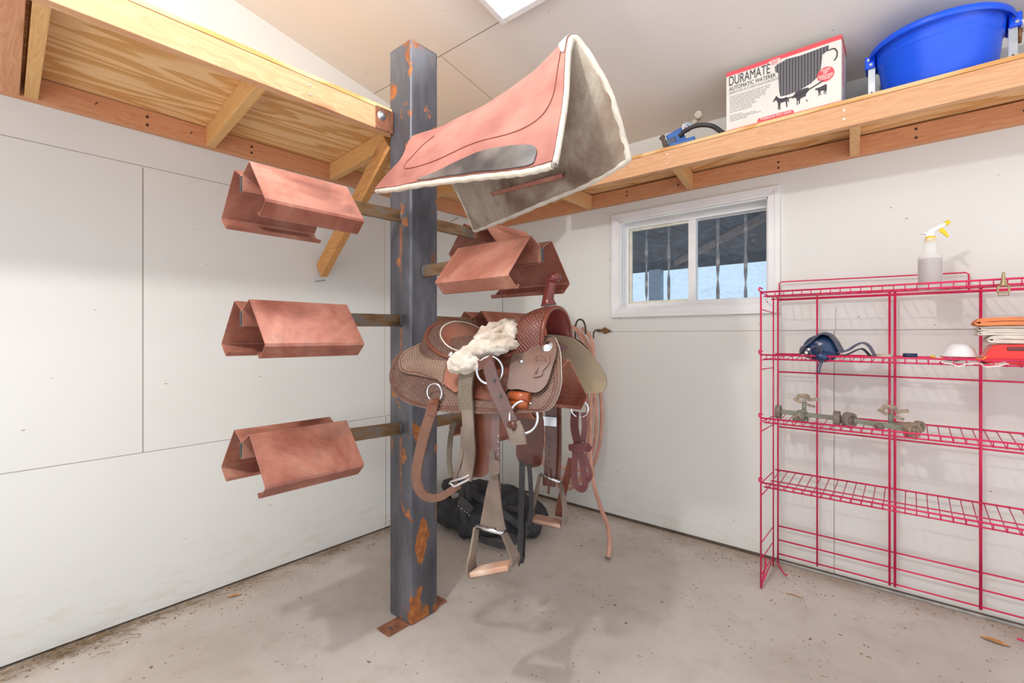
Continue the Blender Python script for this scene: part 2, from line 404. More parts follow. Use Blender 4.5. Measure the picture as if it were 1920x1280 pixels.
# picture of the ribbed waterer
k=NT('printed_ribbed_waterer',.6); w=k.wave(26,vec=k.map((1,1,1)),direction='X'); k.base(k.ramp(w,[(0,rgb(58,56,62)),(1,rgb(118,114,118))])); M['rib']=k.m
# glass: dust film, tinted to put a blue haze over the panes
k=NT('dusty_blue_haze_glass',.05,0,.5); k.b.inputs['Transmission Weight'].default_value=1; k.b.inputs['IOR'].default_value=1.01; k.base((.97,.98,1,1))
tr=k.n.new('ShaderNodeBsdfTransparent'); df=k.n.new('ShaderNodeBsdfDiffuse'); df.inputs[0].default_value=rgb(150,175,205)
mx=k.n.new('ShaderNodeMixShader'); k.l.new(k.math('MULTIPLY',k.ramp(k.noise(14,6,.75,k.map((1,1,2.2)),1.5),[(.45,.06),(.6,.12),(.78,.5)]),1),mx.inputs[0]); k.l.new(tr.outputs[0],mx.inputs[1]); k.l.new(df.outputs[0],mx.inputs[2])
k.l.new(mx.outputs[0],k.n['Material Output'].inputs[0]); M['glass']=k.m
k=NT('light_diffuser',.4); k.base(rgb(250,250,250)); k.b.inputs['Emission Color'].default_value=(1,.99,.97,1); k.b.inputs['Emission Strength'].default_value=2.5; M['lamp']=k.m
# pad
k=NT('dusty_rose_canvas',.85,0,.2); X=k.xyz(); f=k.noise(5,5,.6); col=k.ramp(f,[(.3,rgb(146,94,86)),(.7,rgb(170,116,105))])
col=k.mix(k.math('MULTIPLY',k.ramp(k.noise(2.2,5,.6,k.map(loc=(2,8,1))),[(.5,0.),(.7,1.)]),.5),col,rgb(200,150,134)); k.base(col); k.bump(k.noise(260,2),.25,.002); k.bump(k.noise(9,3),.35,.02); M['rose']=k.m
k=NT('worn_grey_fleece',.97,0,.1); f=k.noise(4.5,6,.65,k.map((1,1,.55)),.5); col=k.ramp(f,[(.36,rgb(118,96,82)),(.5,rgb(158,140,124)),(.66,rgb(192,180,164))]); k.base(col)
k.bump(k.noise(90,4,.7),.6,.006); k.b.inputs['Sheen Weight'].default_value=.2; M['fleece']=k.m
M['wearl']=mat_leather('worn_black_leather_patch',rgb(60,55,58),0,.38,.35,rgb(118,110,104))
M['wither']=mat_leather('pale_grey_leather',rgb(196,186,184),0,.6,.06)
M['thread']=mat_plain('brick_thread',rgb(140,72,62),.8,0,var=.1)
k=NT('cream_sheepskin',.95,0,.1); k.base(k.ramp(k.noise(14,5,.65),[(.32,rgb(176,154,134)),(.5,rgb(204,191,176)),(.68,rgb(220,212,202))])); k.bump(k.noise(110,4,.7),.7,.006); k.b.inputs['Sheen Weight'].default_value=.3; M['sheep']=k.m
M['tool']=mat_leather('basket_stamped_leather',rgb(142,112,94),38,.42,.2,rgb(160,134,116))
M['toold']=mat_leather('dark_basket_stamped_leather',rgb(112,80,68),38,.42,.25,rgb(130,100,86))
M['swell']=mat_leather('red_brown_stamped_leather',rgb(132,76,62),34,.3,.25)
M['smooth']=mat_leather('smooth_grey_brown_leather',rgb(136,100,84),0,.3,.25,rgb(118,96,88))
M['redl']=mat_leather('oiled_red_brown_leather',rgb(116,66,50),0,.3,.3)
M['orangel']=mat_leather('oiled_orange_leather',rgb(172,84,42),0,.3,.25)
M['redo']=mat_leather('oiled_brick_leather',rgb(128,64,46),0,.3,.25)
M['seatl']=mat_leather('worn_red_brown_seat_leather',rgb(132,80,66),0,.28,.2,rgb(152,102,84))
M['horn']=mat_leather('burgundy_rawhide',rgb(122,54,50),0,.22,.3)
M['strapg']=mat_leather('aged_grey_brown_strap',rgb(120,102,90),0,.5,.25,rgb(138,124,110))
M['strapt']=mat_leather('stamped_tan_strap',rgb(156,112,90),50,.45,.25)
M['strapp']=mat_leather('purple_brown_strap',rgb(118,88,84),0,.35,.25)
M['strapm']=mat_leather('maroon_strap',rgb(124,62,62),0,.35,.25)
M['strapgr']=mat_leather('mottled_grey_strap',rgb(140,126,108),55,.5,.3)
M['suede']=mat_leather('tan_rough_suede',rgb(200,178,138),0,.95,.14,rgb(186,170,146))
M['edge']=mat_plain('pale_wool_edge',rgb(222,212,196),.95,0,var=.12,bump=.4,bscale=300)
M['tread']=mat_leather('tan_rawhide_tread',rgb(206,160,134),0,.5,.15,rgb(226,200,180))
M['blackl']=mat_leather('black_synthetic_leather',rgb(44,44,50),0,.5,.35,rgb(66,64,66))
M['blackf']=mat_plain('black_cordura_cloth',rgb(54,54,58),.85,0,var=.35,scale=12,bump=.3,bscale=160)
M['hose']=mat_plain('pink_rubber_hose',rgb(206,152,132),.5,0,var=.14,scale=14)
# ------------------------------------------------------------------ setting
def ceilz(y): return 2.49-.19*y
XE,YE=4.3,-4.3
m=MB().box((-.2,YE,-.12),(XE,.2,0)); struct('floor',m,M['floor'])
m=MB(); m.prism([(YE,0.012),(0,0.012),(0,2.49),(YE,ceilz(YE))],lambda a,b,t:(0 if t else -.12,a,b)); struct('wall_left',m,M['wallL'])
# wall B with window opening x 1.051..1.94, z 1.405..1.983
m=MB()
WX0,WX1,WZ0,WZ1=1.051,1.942,1.404,1.982
for a,b in(((-.12,0,.012),(WX0,.14,2.7)),((WX1,0,.012),(XE,.14,2.7)),((WX0,0,.012),(WX1,.14,WZ0)),((WX0,0,WZ1),(WX1,.14,2.7))): m.box(a,b)
struct('wall_back',m,M['wallB'])
m=MB(); m.prism([(YE,ceilz(YE)),(.14,ceilz(.14)),(.14,ceilz(.14)+.1),(YE,ceilz(YE)+.1)],lambda a,b,t:(XE if t else -.12,a,b)); struct('ceiling',m,M['ceil'])
# strip coloured dark as the shade in the gap under the boards; drip edge
m=MB().box((.0,-.006,0),(XE,.02,.016)); struct('gap_shade_strip',m,mat_plain('dark_bottom_gap',rgb(96,84,72),.9,var=.2))
m=MB().box((1.98,-.016,.0),(XE,-.006,.012)); struct('trim_2',m,mat_plain('galvanised_drip_edge',rgb(176,176,172),.5,.3,var=.15),bevel=.003)
# casing with mitred corners
def casing():
    m=MB(); o=(.995,2.003,1.345,2.036); i=(WX0-.002,WX1+.002,WZ0-.002,WZ1+.002)
    O=[(o[0],o[2]),(o[1],o[2]),(o[1],o[3]),(o[0],o[3])]; I=[(i[0],i[2]),(i[1],i[2]),(i[1],i[3]),(i[0],i[3])]
    for k in range(4):
        j=(k+1)%4; cx=(I[k][0]+I[j][0]+O[k][0]+O[j][0])/4; cz=(I[k][1]+I[j][1]+O[k][1]+O[j][1])/4
        q=[O[k],O[j],I[j],I[k]]; q=[(cx+(a-cx)*.9985,cz+(b-cz)*.9985) for a,b in q]
        m.prism(q,lambda a,b,t:(a,-.016 if t else 0,b))
        f=.45; q2=[O[k],O[j],tuple(O[j][n]*(1-f)+I[j][n]*f for n in(0,1)),tuple(O[k][n]*(1-f)+I[k][n]*f for n in(0,1))]
        m.prism(q2,lambda a,b,t:(a,-.020 if t else -.015,b))
    return m
win=build('window_1',casing(),M['trim'],bevel=.002); win['kind']='structure'
m=MB()  # jamb liner
e=.006
m.box((WX0,.0,WZ0),(WX0+e,.139,WZ1)).box((WX1-e,.0,WZ0),(WX1,.139,WZ1)).box((WX0,.0,WZ0),(WX1,.139,WZ0+e)).box((WX0,.0,WZ1-e),(WX1,.139,WZ1))
build('jamb',m,M['trim'],win)
def frame(x0,x1,z0,z1,y0,y1,w,wt=None,wb=None):
    wt=wt or w; wb=wb or w
    return MB().box((x0,y0,z0),(x0+w,y1,z1)).box((x1-w,y0,z0),(x1,y1,z1)).box((x0+w,y0,z0),(x1-w,y1,z0+wb)).box((x0+w,y0,z1-wt),(x1-w,y1,z1))
m=frame(WX0+e,WX1-e,WZ0+e,WZ1-e,.075,.13,.018,.03,.03); build('window_frame',m,M['vinyl'],win,bevel=.002)
XM=1.50
m=frame(WX0+.026,XM+.005,WZ0+.034,WZ1-.036,.085,.105,.016); build('sliding_sash',m,M['vinyl_old'],win,bevel=.003)
m=frame(XM-.03,WX1-.024,WZ0+.036,WZ1-.036,.108,.126,.006); m.box((XM-.024,.082,WZ0+.03),(XM+.022,.126,WZ1-.03)); build('fixed_sash',m,M['vinyl'],win,bevel=.003)
build('pane',MB().box((WX0+.04,.094,WZ0+.048),(XM-.024,.097,WZ1-.05)),M['glass'],win)
build('pane',MB().box((XM+.022,.115,WZ0+.042),(WX1-.03,.118,WZ1-.042)),M['glass'],win)
# outside: security bars, patio roof, post and beam
def twist(x,name='twisted_bar'):
    m=MB(); rows=[]
    n=90
    for i in range(n+1):
        z=1.30+.80*i/n; a=z*14+x*3
        rows.append([Vector((x+math.cos(a+p)*r,.27+math.sin(a+p)*r,z)) for p,r in((0,.0105),(.35,.0105),(PI-.35,.0105),(PI,.0105),(PI+.35,.0105),(-.35,.0105))])
    m.grid(rows,closed=True,smooth=False); return m
g=thing('window_guard','twisted iron security bars standing outside the sliding window','window guard',(1.5,.27,1.28))
for x in(1.116,1.277,1.598,1.762): build('twisted_bar',twist(x),M['barlight'],g)
for zz in(1.285,2.09): build('rail',MB().box((.74,.255,zz),(2.15,.285,zz+.02)),M['iron'],g)
for zz in(1.288,2.093):
    for xx in(.78,2.1): build('bracket',MB().box((xx,.14,zz),(xx+.02,.26,zz+.014)),M['iron'],g)
pm=mat_plain('weathered_dark_patio_boards',rgb(78,74,76),.8,var=.25,scale=6)
pr=thing('patio_roof','dark patio roof seen through the window panes','roof',(0.5,.5,0))
m=MB()
for i in range(24): m.box((-4.2+i*.36,.62,2.24),(-4.2+i*.36+.35,3.6,2.27))
build('roof_deck',m,pm,pr)
m=MB().box((-4.2,3.5,2.14),(4.4,3.56,2.27)); build('fascia',m,pm,pr)
m=MB().beam((.1,3.45,2.21),(2.2,.7,2.21),.05,.06); build('rafter',m,mat_plain('paler_patio_rafter',rgb(128,112,102),.8,var=.2),pr)
m=MB().box((-.28,3.44,-.1),(-.11,3.55,2.15)); build('patio_post',m,mat_plain('pale_blue_grey_post',rgb(150,172,196),.7,var=.08),pr)
m=MB().box((-3.,-0.0+6.5,-.1),(6,14,-.0)); 
m=MB().box((-16,.14,-.14),(9,16,-.12)); o=struct('trim_3',m,mat_plain('sandy_yard',rgb(206,190,168),.9,var=.1,scale=1)); o.name='ground_outside'
# ceiling fixture, follows the slope
def onceil(x,y,d): return (x,y-.19*d/1.018*1,ceilz(y)-d/1.018)
fx=thing('ceiling_light','white lit ceiling light at the top edge beside the board seam','ceiling light',onceil(1.25,-1.8,0))
m=MB(); x0,x1,y0,y1=1.083,1.60,-2.45,-1.222
def cbox(m,xa,xb,ya,yb,da,db):
    vs=[onceil(x,y,d) for d in(da,db) for x,y in((xa,ya),(xb,ya),(xb,yb),(xa,yb))]
    return m.add(vs,[(0,3,2,1),(4,5,6,7),(0,1,5,4),(1,2,6,5),(2,3,7,6),(3,0,4,7)])
w=.03
for b in((x0,x0+w,y0,y1),(x1-w,x1,y0,y1),(x0+w,x1-w,y0,y0+w),(x0+w,x1-w,y1-w,y1)): cbox(m,*b,.001,.055)
build('fixture_frame',m,M['vinyl'],fx,bevel=.004)
build('diffuser',cbox(MB(),x0+w,x1-w,y0+w,y1-w,.02,.04),M['lamp'],fx)
# ------------------------------------------------------------------ shelves
def boardnails(m,pts,d):
    for p in pts: m.cyl(p,Vector(p)+Vector(d)*.0015,.004,10)
    return m
SL=thing('wall_shelf','long pine and plywood shelf high on the left wall, carried at the steel post','shelf',(0,-1.9,2.10))
build('ledger',MB().box((.001,-4.2,2.102),(.039,-.002,2.19)),M['ledY'],SL,bevel=.002)
build('front_board',MB().box((.772,-4.2,2.102),(.81,-1.652,2.192)),M['lumY'],SL,bevel=.002)
build('plywood_top',MB().box((.002,-4.2,2.1925),(.812,-1.652,2.208)).box((.002,-1.652,2.1925),(.782,-.002,2.208)),M['plyY'],SL)
for (ya,yb) in((-1.5,-1.57),(-2.11,-2.18),(-2.70,-2.735),(-3.3,-3.36),(-.9,-.92)):
    build('joist',MB().beam((.04,ya,2.147),(.771,yb,2.147),.037,.088),M['joistX'],SL,bevel=.002)
build('joist',MB().beam((.04,-2.755,2.138),(.771,-2.79,2.138),.05,.076),M['ledX'],SL,bevel=.002)
build('brace',MB().beam((.02,-1.555,1.585),(.758,-1.625,2.085),.038,.086,up=(-.55,0,.83)),M['brace'],SL,bevel=.002)
build('rear_board',MB().box((.745,-1.495,2.102),(.783,-.46,2.19)),M['ledY'],SL,bevel=.002)
for p in((.811,-2.02,2.165),(.811,-2.02,2.13)): build('screw',boardnails(MB(),[p],(1,0,0)),M['zinc'],SL)
for y,z in((-2.35,2.16),(-2.35,2.125),(-1.93,2.16),(-1.93,2.13)): build('nail_head',MB().cyl((.039,y,z),(.0405,y,z),.006,10),M['iron'],SL)
for a_,b_ in(((.039,-2.52,2.15),(.055,-2.515,2.155)),((.039,-2.19,2.14),(.056,-2.19,2.145))): build('nail',MB().cyl(a_,b_,.0018,6),M['iron'],SL)
SB=thing('wall_shelf','long pine and plywood shelf on the window wall holding the box and the blue tub','shelf',(2,0,2.10))
build('ledger',MB().box((.04,-.039,2.102),(4.25,-.001,2.192)),M['ledX'],SB,bevel=.002)
build('front_board',MB().box((.815,-.456,2.104),(4.25,-.418,2.200)),M['lumX'],SB,bevel=.002)
build('plywood_top',MB().box((.815,-.46,2.2005),(4.25,-.002,2.216)),M['plyX'],SB)
for xa,xb in((.82,.80),(1.53,1.59),(2.33,2.36),(3.1,3.1)):
    build('joist',MB().beam((xa if xa>.83 else .84,-.04,2.146),(xb if xb>.83 else .84,-.417,2.146),.038,.088),M['joistY'],SB,bevel=.002)
for p in((2.325,-.4565,2.175),(2.325,-.4565,2.138),(1.56,-.4565,2.18),(1.56,-.4565,2.13)): build('screw',boardnails(MB(),[p],(0,-1,0)),M['zinc'],SB)
for x,z in((2.56,2.17),(2.56,2.13),(2.9,2.15),(1.46,2.14),(1.12,2.14),(1.12,2.165),(2.0,2.15),(2.0,2.12)): build('nail_head',MB().cyl((x,-.039,z),(x,-.0405,z),.006,10),M['iron'],SB)
# ------------------------------------------------------------------ post and arms
PX0,PX1,PY0,PY1=.785,.937,-1.648,-1.498
post=thing('steel_post','tall dark square steel post with rust, bolted to the floor','post',(.861,-1.573,0))
m=MB()
for a,b in(((PX0,PY0,.0),(PX1,PY1,2.475)),): m.box(a,b)
build('column',m,M['steel'],post,bevel=.012,seg=3)
fp=build('foot_plate',MB().box((.845,-1.75,.0),(.925,PY0,.008)),M['rustplate'],post,bevel=.001)
build('bolt_hole',MB().cyl((.888,-1.715,.0079),(.888,-1.715,.0085),.008),M['ink'],fp)
build('foot_plate',MB().box((.835,PY1,.0),(.915,-1.425,.008)),M['rustplate'],post,bevel=.001)
build('shelf_tab',MB().box((.812,-1.735,2.10),(.819,-1.648,2.195)).box((.80,-1.652,2.10),(.819,-1.648,2.195)),M['rustplate'],post,bevel=.001)
m=MB().lathe([(0,.006),(.009,.006),(.012,.003),(.012,0),(.019,0),(.02,-.002)],(.821,-1.71,2.158),24,(1,0,0)); build('bolt',m,M['zinc'],post)
AW,AH=.009,.0255
AX=.865; AY=-1.576
def arm(kind,z):
    if kind=='-y': m=MB().beam((AX,PY0+.002,z),(XL,-2.297,ZLE[z]),2*AW,2*AH)
    if kind=='+y': m=MB().box((.861-AW,PY1,z-AH),(.861+AW,-.85,z+AH))
    if kind=='+x': m=MB().box((PX1,AY-AW,z-AH),(1.57 if z>1.2 else 1.645,AY+AW,z+AH))
    build('arm',m,M['bar'],post,bevel=.002)
    ends={'-y':(XL,-2.298,ZLE.get(z,z)),'+y':(.861,-.849,z),'+x':(1.571 if z>1.2 else 1.646,AY,z)}[kind]
    bb=(.0065,.0008,.022) if 'y' in kind else (.0008,.0065,.022)
    bo=MB().box(tuple(e_-q for e_,q in zip(ends,bb)),tuple(e_+q for e_,q in zip(ends,bb)))
    build('tube_bore',bo,M['ink'],post)  # dark plate stands for the shade inside the hollow arm end
    c={'-y':(AX,PY0-.002,z),'+y':(.861,PY1+.002,z),'+x':(PX1+.002,AY,z)}[kind]
    m=MB(); 
    m.ball(c,.028,12,8,(.55,.18,1) if 'y' in kind else (.18,.55,1)); build('weld',m,M['steel'],post)
XL=.912; ZLE={1.735:1.705,1.287:1.277,.826:.856}; ZL=(1.735,1.287,.826); ZR=(1.925,1.50,1.082)
for z in ZL: arm('-y',z)
for z in ZL: arm('+y',z)
for z in ZR: arm('+x',z)
# saddle bracket: M-shaped folded sheet, local x across, y along, z=0 at slot centre
def bracket_mesh(L,t=.0028):
    half=[(.0112,-.028),(.0112,.026),(.0125,.030),(.058,.0555),(.061,.0555),(.172,-.080),(.1735,-.086),(.135,-.121),(.131,-.1225),(.123,-.110)]
    prof=[(-a,b) for a,b in reversed(half)]+half
    # offset profile for thickness
    n=len(prof); P=[Vector((a,b,0)) for a,b in prof]; Q=[]
    for i in range(n):
        tt=(P[min(i+1,n-1)]-P[max(i-1,0)]).normalized(); nn=Vector((-tt.y,tt.x,0)); Q.append(P[i]+nn*t)
    m=MB(); ring=P+list(reversed(Q)); 
    rows=[[Vector((p.x,y,p.y)) for p in ring] for y in(-L/2,L/2)]
    m.grid(rows,closed=True,smooth=False)
    k=len(ring)
    for r,fl in((0,False),(1,True)):
        vs=rows[r]; fs=[]
        for i in range(n-1): fs.append((i,i+1,k-2-i,k-1-i))
        m.add(vs,fs)
    # slot floor
    m.box((-.0112,-L/2,-.0285),(.0112,L/2,-.0265))
    return m
GR='folded sheet-steel saddle brackets on the post'
def bracket(loc,rz,label,mi=0,L=.352):
    m=bracket_mesh(L)
    me_o=build('saddle_bracket',m,M['cop%d'%mi])
    me_o.location=loc; me_o.rotation_euler=(0,0,rz); tag(me_o,label,'bracket',GR); return me_o
YB=-2.13
bracket((XL,YB,1.705),0,'reddish sheet-steel saddle bracket at the upper left under the shelf',0,.33)
bracket((XL,YB,1.277),0,'reddish sheet-steel saddle bracket at the middle left of the post',1,.33)
bracket((XL,YB,.856),0,'lowest reddish saddle bracket on the left side of the post',2,.33)
bracket((.861,-1.03,ZL[0]),0,'pale pink saddle bracket behind the post under the saddle pad corner',0)
bracket((.861,-1.03,ZL[1]),0,'pale saddle bracket behind the post just above the saddle seat',1)
bracket((.861,-1.03,ZL[2]),0,'dark saddle bracket low behind the post, mostly hidden by the saddle',2)
bracket((1.39,AY,ZR[1]),PI/2,'rusty brown saddle bracket facing right, just above the saddle horn',2)
bracket((1.39,AY,ZR[0]),PI/2,'dark red saddle bracket inside the rose saddle pad',1)
bracket((1.465,AY,ZR[2]),PI/2,'dark red saddle bracket carrying the western saddle',0)
# ------------------------------------------------------------------ saddle pad
# control rows from front to back; each row: near bottom, near mid, ridge, far mid, far bottom
PADC=[
 [(1.778,-1.81,1.706),(1.749,-1.715,1.92),(1.691,-1.585,2.2),(1.767,-1.475,2.049),(1.793,-1.37,1.836)],
 [(1.677,-1.83,1.702),(1.668,-1.755,1.858),(1.553,-1.6,2.129),(1.627,-1.47,1.967),(1.633,-1.37,1.788)],
 [(1.498,-1.835,1.726),(1.456,-1.768,1.861),(1.345,-1.61,2.077),(1.41,-1.47,1.916),(1.438,-1.37,1.757)],
 [(1.237,-1.835,1.757),(1.22,-1.785,1.852),(1.142,-1.63,2.049),(1.184,-1.47,1.884),(1.214,-1.37,1.721)],
 [(0.946,-1.825,1.792),(1.038,-1.79,1.874),(1.027,-1.665,2.027),(1.033,-1.47,1.87),(1.048,-1.37,1.7)]]
def padgrid(nu,nv):
    cols=[spl([r for r in row],nv) for row in PADC]            # across
    out=[]
    for j in range(len(cols[0])): out.append(spl([c[j] for c in cols],nu))
    return [list(r) for r in zip(*out)]                         # rows front->back
G=padgrid(12,12)
def gnorm(G,i,j):
    a=G[min(i+1,len(G)-1)][j]-G[max(i-1,0)][j]; b=G[i][min(j+1,len(G[0])-1)]-G[i][max(j-1,0)]
    n=a.cross(b).normalized(); return n
N=[[gnorm(G,i,j) for j in range(len(G[0]))] for i in range(len(G))]
if N[6][6].y>0: N=[[-n for n in r] for r in N]
pad=thing('saddle_pad','dusty rose saddle pad with grey fleece lining, draped high beside the post','saddle pad',(1.35,-1.576,1.98))
def padlay(o,wob=0):
    out=[]
    for i,r in enumerate(G):
        row=[]
        for j,p in enumerate(r):
            q=p+N[i][j]*o
            if wob: q=q+N[i][j]*wob*mnoise.noise(q*9)
            row.append(q)
        out.append(row)
    return out
outer0=padlay(.0,.006); outer1=padlay(.005,.008)
m=MB().slab(outer1,outer0); build('canvas_cover',m,M['rose'],pad)
inn=padlay(-.022,.004)
m=MB().slab(outer0,inn)
ed=[outer0[0][j]*.5+inn[0][j]*.5 for j in range(len(G[0]))]
loop=[*[outer0[0][j]*.5+inn[0][j]*.5 for j in range(len(G[0]))],*[outer0[i][-1]*.5+inn[i][-1]*.5 for i in range(1,len(G))],*[outer0[-1][j]*.5+inn[-1][j]*.5 for j in range(len(G[0])-2,-1,-1)],*[outer0[i][0]*.5+inn[i][0]*.5 for i in range(len(G)-2,0,-1)]]
build('fleece_lining',m,M['fleece'],pad)
m=MB().tube([p+Vector((0,0,.0015*math.sin(i*1.7))) for i,p in enumerate(loop)],.0125,8,closed=True); build('fleece_edge',m,M['edge'],pad)
def psurf(a,b,off):
    # a 0..1 front->back, b 0..1 near bottom -> far bottom
    ni=len(G)-1; nj=len(G[0])-1; x=min(max(a*ni,0),ni-1e-4); y=min(max(b*nj,0),nj-1e-4); i=int(x);j=int(y);fx_=x-i;fy=y-j
    def bl(A): return (A[i][j]*(1-fx_)+A[i+1][j]*fx_)*(1-fy)+(A[i][j+1]*(1-fx_)+A[i+1][j+1]*fx_)*fy
    p=bl(outer1); n=bl(N).normalized(); return p+n*off
o_=spl2([(.19,.010),(.165,.055),(.185,.115),(.26,.150),(.40,.165),(.54,.150),(.66,.105),(.73,.055),(.755,.010),(.6,.008),(.4,.008)],5)
build('wear_leather',MB().sheet(o_,psurf,.004,.0005,8),M['wearl'],pad)
build('wear_leather',MB().sheet([(a,1-b) for a,b in o_],psurf,.004,.0005,8),M['wearl'],pad)
o_=spl2([(.004,.41),(.004,.5),(.004,.6),(.06,.58),(.085,.5),(.05,.42)],6)
build('wither_patch',MB().sheet(o_,psurf,.004,.0005,6),M['wither'],pad)
st=[psurf(a,b,.0015) for a,b in spl2([(.05,.43),(.075,.36),(.13,.285),(.22,.25),(.38,.235),(.58,.225),(.74,.205),(.85,.19),(.89,.22),(.885,.28),(.84,.34),(.76,.38)],10,False)]
build('stitching',MB().tube(st,.0016,6),M['thread'],pad)
# ------------------------------------------------------------------ western saddle (local frame: u forward, v far side, z up)
TH=math.radians(12)
SAD=thing('western_saddle','brown tooled western saddle with horn, straps and stirrups on the lowest right arm','saddle',(1.35,-1.574,0),TH)
Zt=[1.24,1.2,1.13,1.05,.95,.90];Vt=[.03,.1,.175,.24,.29,.30]
def vd(z):
    if z>=Zt[0]: return Vt[0]
    if z<=Zt[-1]: return Vt[-1]
    for i in range(5):
        if Zt[i]>=z>=Zt[i+1]:
            f=(Zt[i]-z)/(Zt[i]-Zt[i+1]); return Vt[i]*(1-f)+Vt[i+1]*f
def dr(side):
    return lambda u,z,off:(u,side*(vd(z)+off),z)
def sadpart(name,m,mat,**k): return build(name,m,mat,SAD,local=True,**k)
SK=[(-0.315,1.072),(-0.338,1.12),(-0.331,1.159),(-0.255,1.19),(-0.142,1.216),(0.074,1.23),(0.241,1.222),(0.288,1.202),(0.321,1.159),(0.344,1.106),(0.354,1.07),(0.351,1.032),(0.329,1.001),(0.285,0.995),(0.151,0.981),(0.002,0.973),(-0.134,0.981),(-0.206,0.995),(-0.267,1.023)]
sk=spl2(SK,4)
sadpart('skirt',MB().sheet(sk,dr(-1),.006,0,12),M['toold'])
sadpart('skirt_lining',MB().sheet([(a,b) for a,b in sk],dr(-1),.006,-.0065,12),M['edge'])
sadpart('skirt',MB().sheet(sk,dr(1),.006,0,12),M['toold'])
o=sadpart('skirt_lining',MB().sheet(sk,dr(1),.006,-.0065,12),M['suede']); o['label']='tan suede underside of the far skirt'
# border bead on near skirt
def inset(ol,d):
    n=len(ol);cx=sum(p[0] for p in ol)/n;cy=sum(p[1] for p in ol)/n; out=[]
    for a,b in ol:
        v=Vector((a-cx,b-cy)); l=v.length; v*=max(l-d,0)/l; out.append((cx+v.x,cy+v.y))
    return out
for d in(.012,.020):
    sadpart('border_line',MB().tube([dr(-1)(a,b,.0065) for a,b in inset(sk,d)],.0013,5,closed=True),M['redl'])
RJ=[(-0.3,1.123),(-0.312,1.148),(-0.298,1.17),(-0.241,1.198),(-0.122,1.172),(-0.081,1.134),(-0.067,1.092),(-0.057,1.057),(-0.097,1.071),(-0.175,1.081),(-0.247,1.088),(-0.283,1.103)]
rj=spl2(RJ,5); sadpart('rear_jockey',MB().sheet(rj,dr(-1),.006,.008,10),M['tool'])
sadpart('rear_jockey',MB().sheet(rj,dr(1),.006,.008,10),M['tool'])
sadpart('border_line',MB().tube([dr(-1)(a,b,.0145) for a,b in inset(rj,.010)],.0013,5,closed=True),M['redl'])
# concho plate behind cantle
CT=[(-0.053,1.062),(-0.069,1.093),(-0.07,1.117),(-0.05,1.121),(-0.013,1.095),(0.011,1.059),(0.006,1.038),(-0.023,1.048)]
sadpart('seat_tab',MB().sheet(spl2(CT,5),dr(-1),.005,.016,6),M['seatl'])
MJ=[(-0.023,1.111),(-0.012,1.155),(0.082,1.175),(0.16,1.176),(0.192,1.102),(0.192,1.058),(0.155,1.026),(0.077,1.025),(0.015,1.038)]
sadpart('side_jockey',MB().sheet(spl2(MJ,5),dr(-1),.006,.010,8),M['redl'])
sadpart('side_jockey',MB().sheet(spl2(MJ,5),dr(1),.006,.010,8),M['redl'])
FJ=[(0.163,1.16),(0.202,1.168),(0.224,1.192),(0.247,1.218),(0.275,1.213),(0.299,1.194),(0.314,1.161),(0.318,1.122),(0.318,1.084),(0.306,1.06),(0.281,1.052),(0.233,1.059),(0.192,1.06),(0.179,1.102)]
fj=spl2(FJ,5)
sadpart('front_jockey',MB().sheet(fj,dr(-1),.006,.020,9),M['smooth'])
sadpart('front_jockey',MB().sheet(fj,dr(1),.006,.020,9),M['smooth'])
def disc(c,r,off,h=.006,rim=True):
    u,v,z=c; nrm=Vector((0,-.75,.55)).normalized()
    return MB().lathe([(0,h),(r*.5,h*.9),(r*.85,h*.45),(r,0)],Vector(c)+nrm*off,24,nrm)
sadpart('concho',disc((0.273,-0.144,1.187),.021,.0,.009),M['chrome'])
sadpart('concho',disc((0.207,-0.194,1.14),.007,.0,.004),M['chrome'])
sadpart('concho',disc((-0.077,-0.176,1.156),.012,.004,.007),M['chrome'])
# stamped keeper plate on the front jockey
KP=[(0.242,1.149),(0.243,1.165),(0.264,1.171),(0.292,1.163),(0.304,1.144),(0.303,1.128),(0.294,1.117),(0.295,1.102),(0.282,1.097),(0.269,1.095),(0.268,1.101),(0.28,1.104),(0.269,1.121),(0.256,1.132)]
sadpart('keeper_plate',MB().sheet(spl2(KP,3),dr(-1),.004,.027,5),M['smooth'])
kc=Vector((0.276,-0.192,1.147))
sadpart('stamped_ring',MB().tube([kc+Vector((.017*math.cos(a),-.003-.004*math.sin(a)*.9,.011*math.sin(a))) for a in [2*PI*i/24 for i in range(24)]],.0012,5,closed=True),M['redl'])
# seat and cantle
ORM=[(-0.049,-0.178,1.142),(-0.104,-0.18,1.152),(-0.165,-0.165,1.178),(-0.215,-0.135,1.212),(-0.233,-0.09,1.249),(-0.221,-0.045,1.272),(-0.203,0,1.283),(-0.181,0.05,1.28),(-0.157,0.1,1.262),(-0.141,0.14,1.238),(-0.114,0.165,1.207),(-0.084,0.17,1.176)]
IRM=[(-0.05,-0.15,1.164),(-0.095,-0.152,1.169),(-0.146,-0.14,1.189),(-0.191,-0.112,1.222),(-0.207,-0.075,1.253),(-0.201,-0.038,1.27),(-0.193,-0,1.276),(-0.175,0.045,1.271),(-0.156,0.09,1.255),(-0.144,0.125,1.233),(-0.123,0.145,1.205),(-0.095,0.15,1.176)]
ORM=[Vector(p) for p in ORM]; IRM=[Vector(p)+Vector((.018,0,0)) for p in IRM]
nr=len(IRM)
def inw(f,du,dz): return [Vector((p.x*(1-f)+.0*f+du,p.y*(1-f*.45),p.z*(1-f)+1.165*f+dz)) for p in IRM]
FRT=[]
for i in range(nr):
    q=-1+2*i/(nr-1); FRT.append(Vector((.14,.13*q,1.225-.085*abs(q)**2.2)))
M2=[Vector((.05,.135*(-1+2*i/(nr-1)),1.185-.06*abs(-1+2*i/(nr-1))**2)) for i in range(nr)]
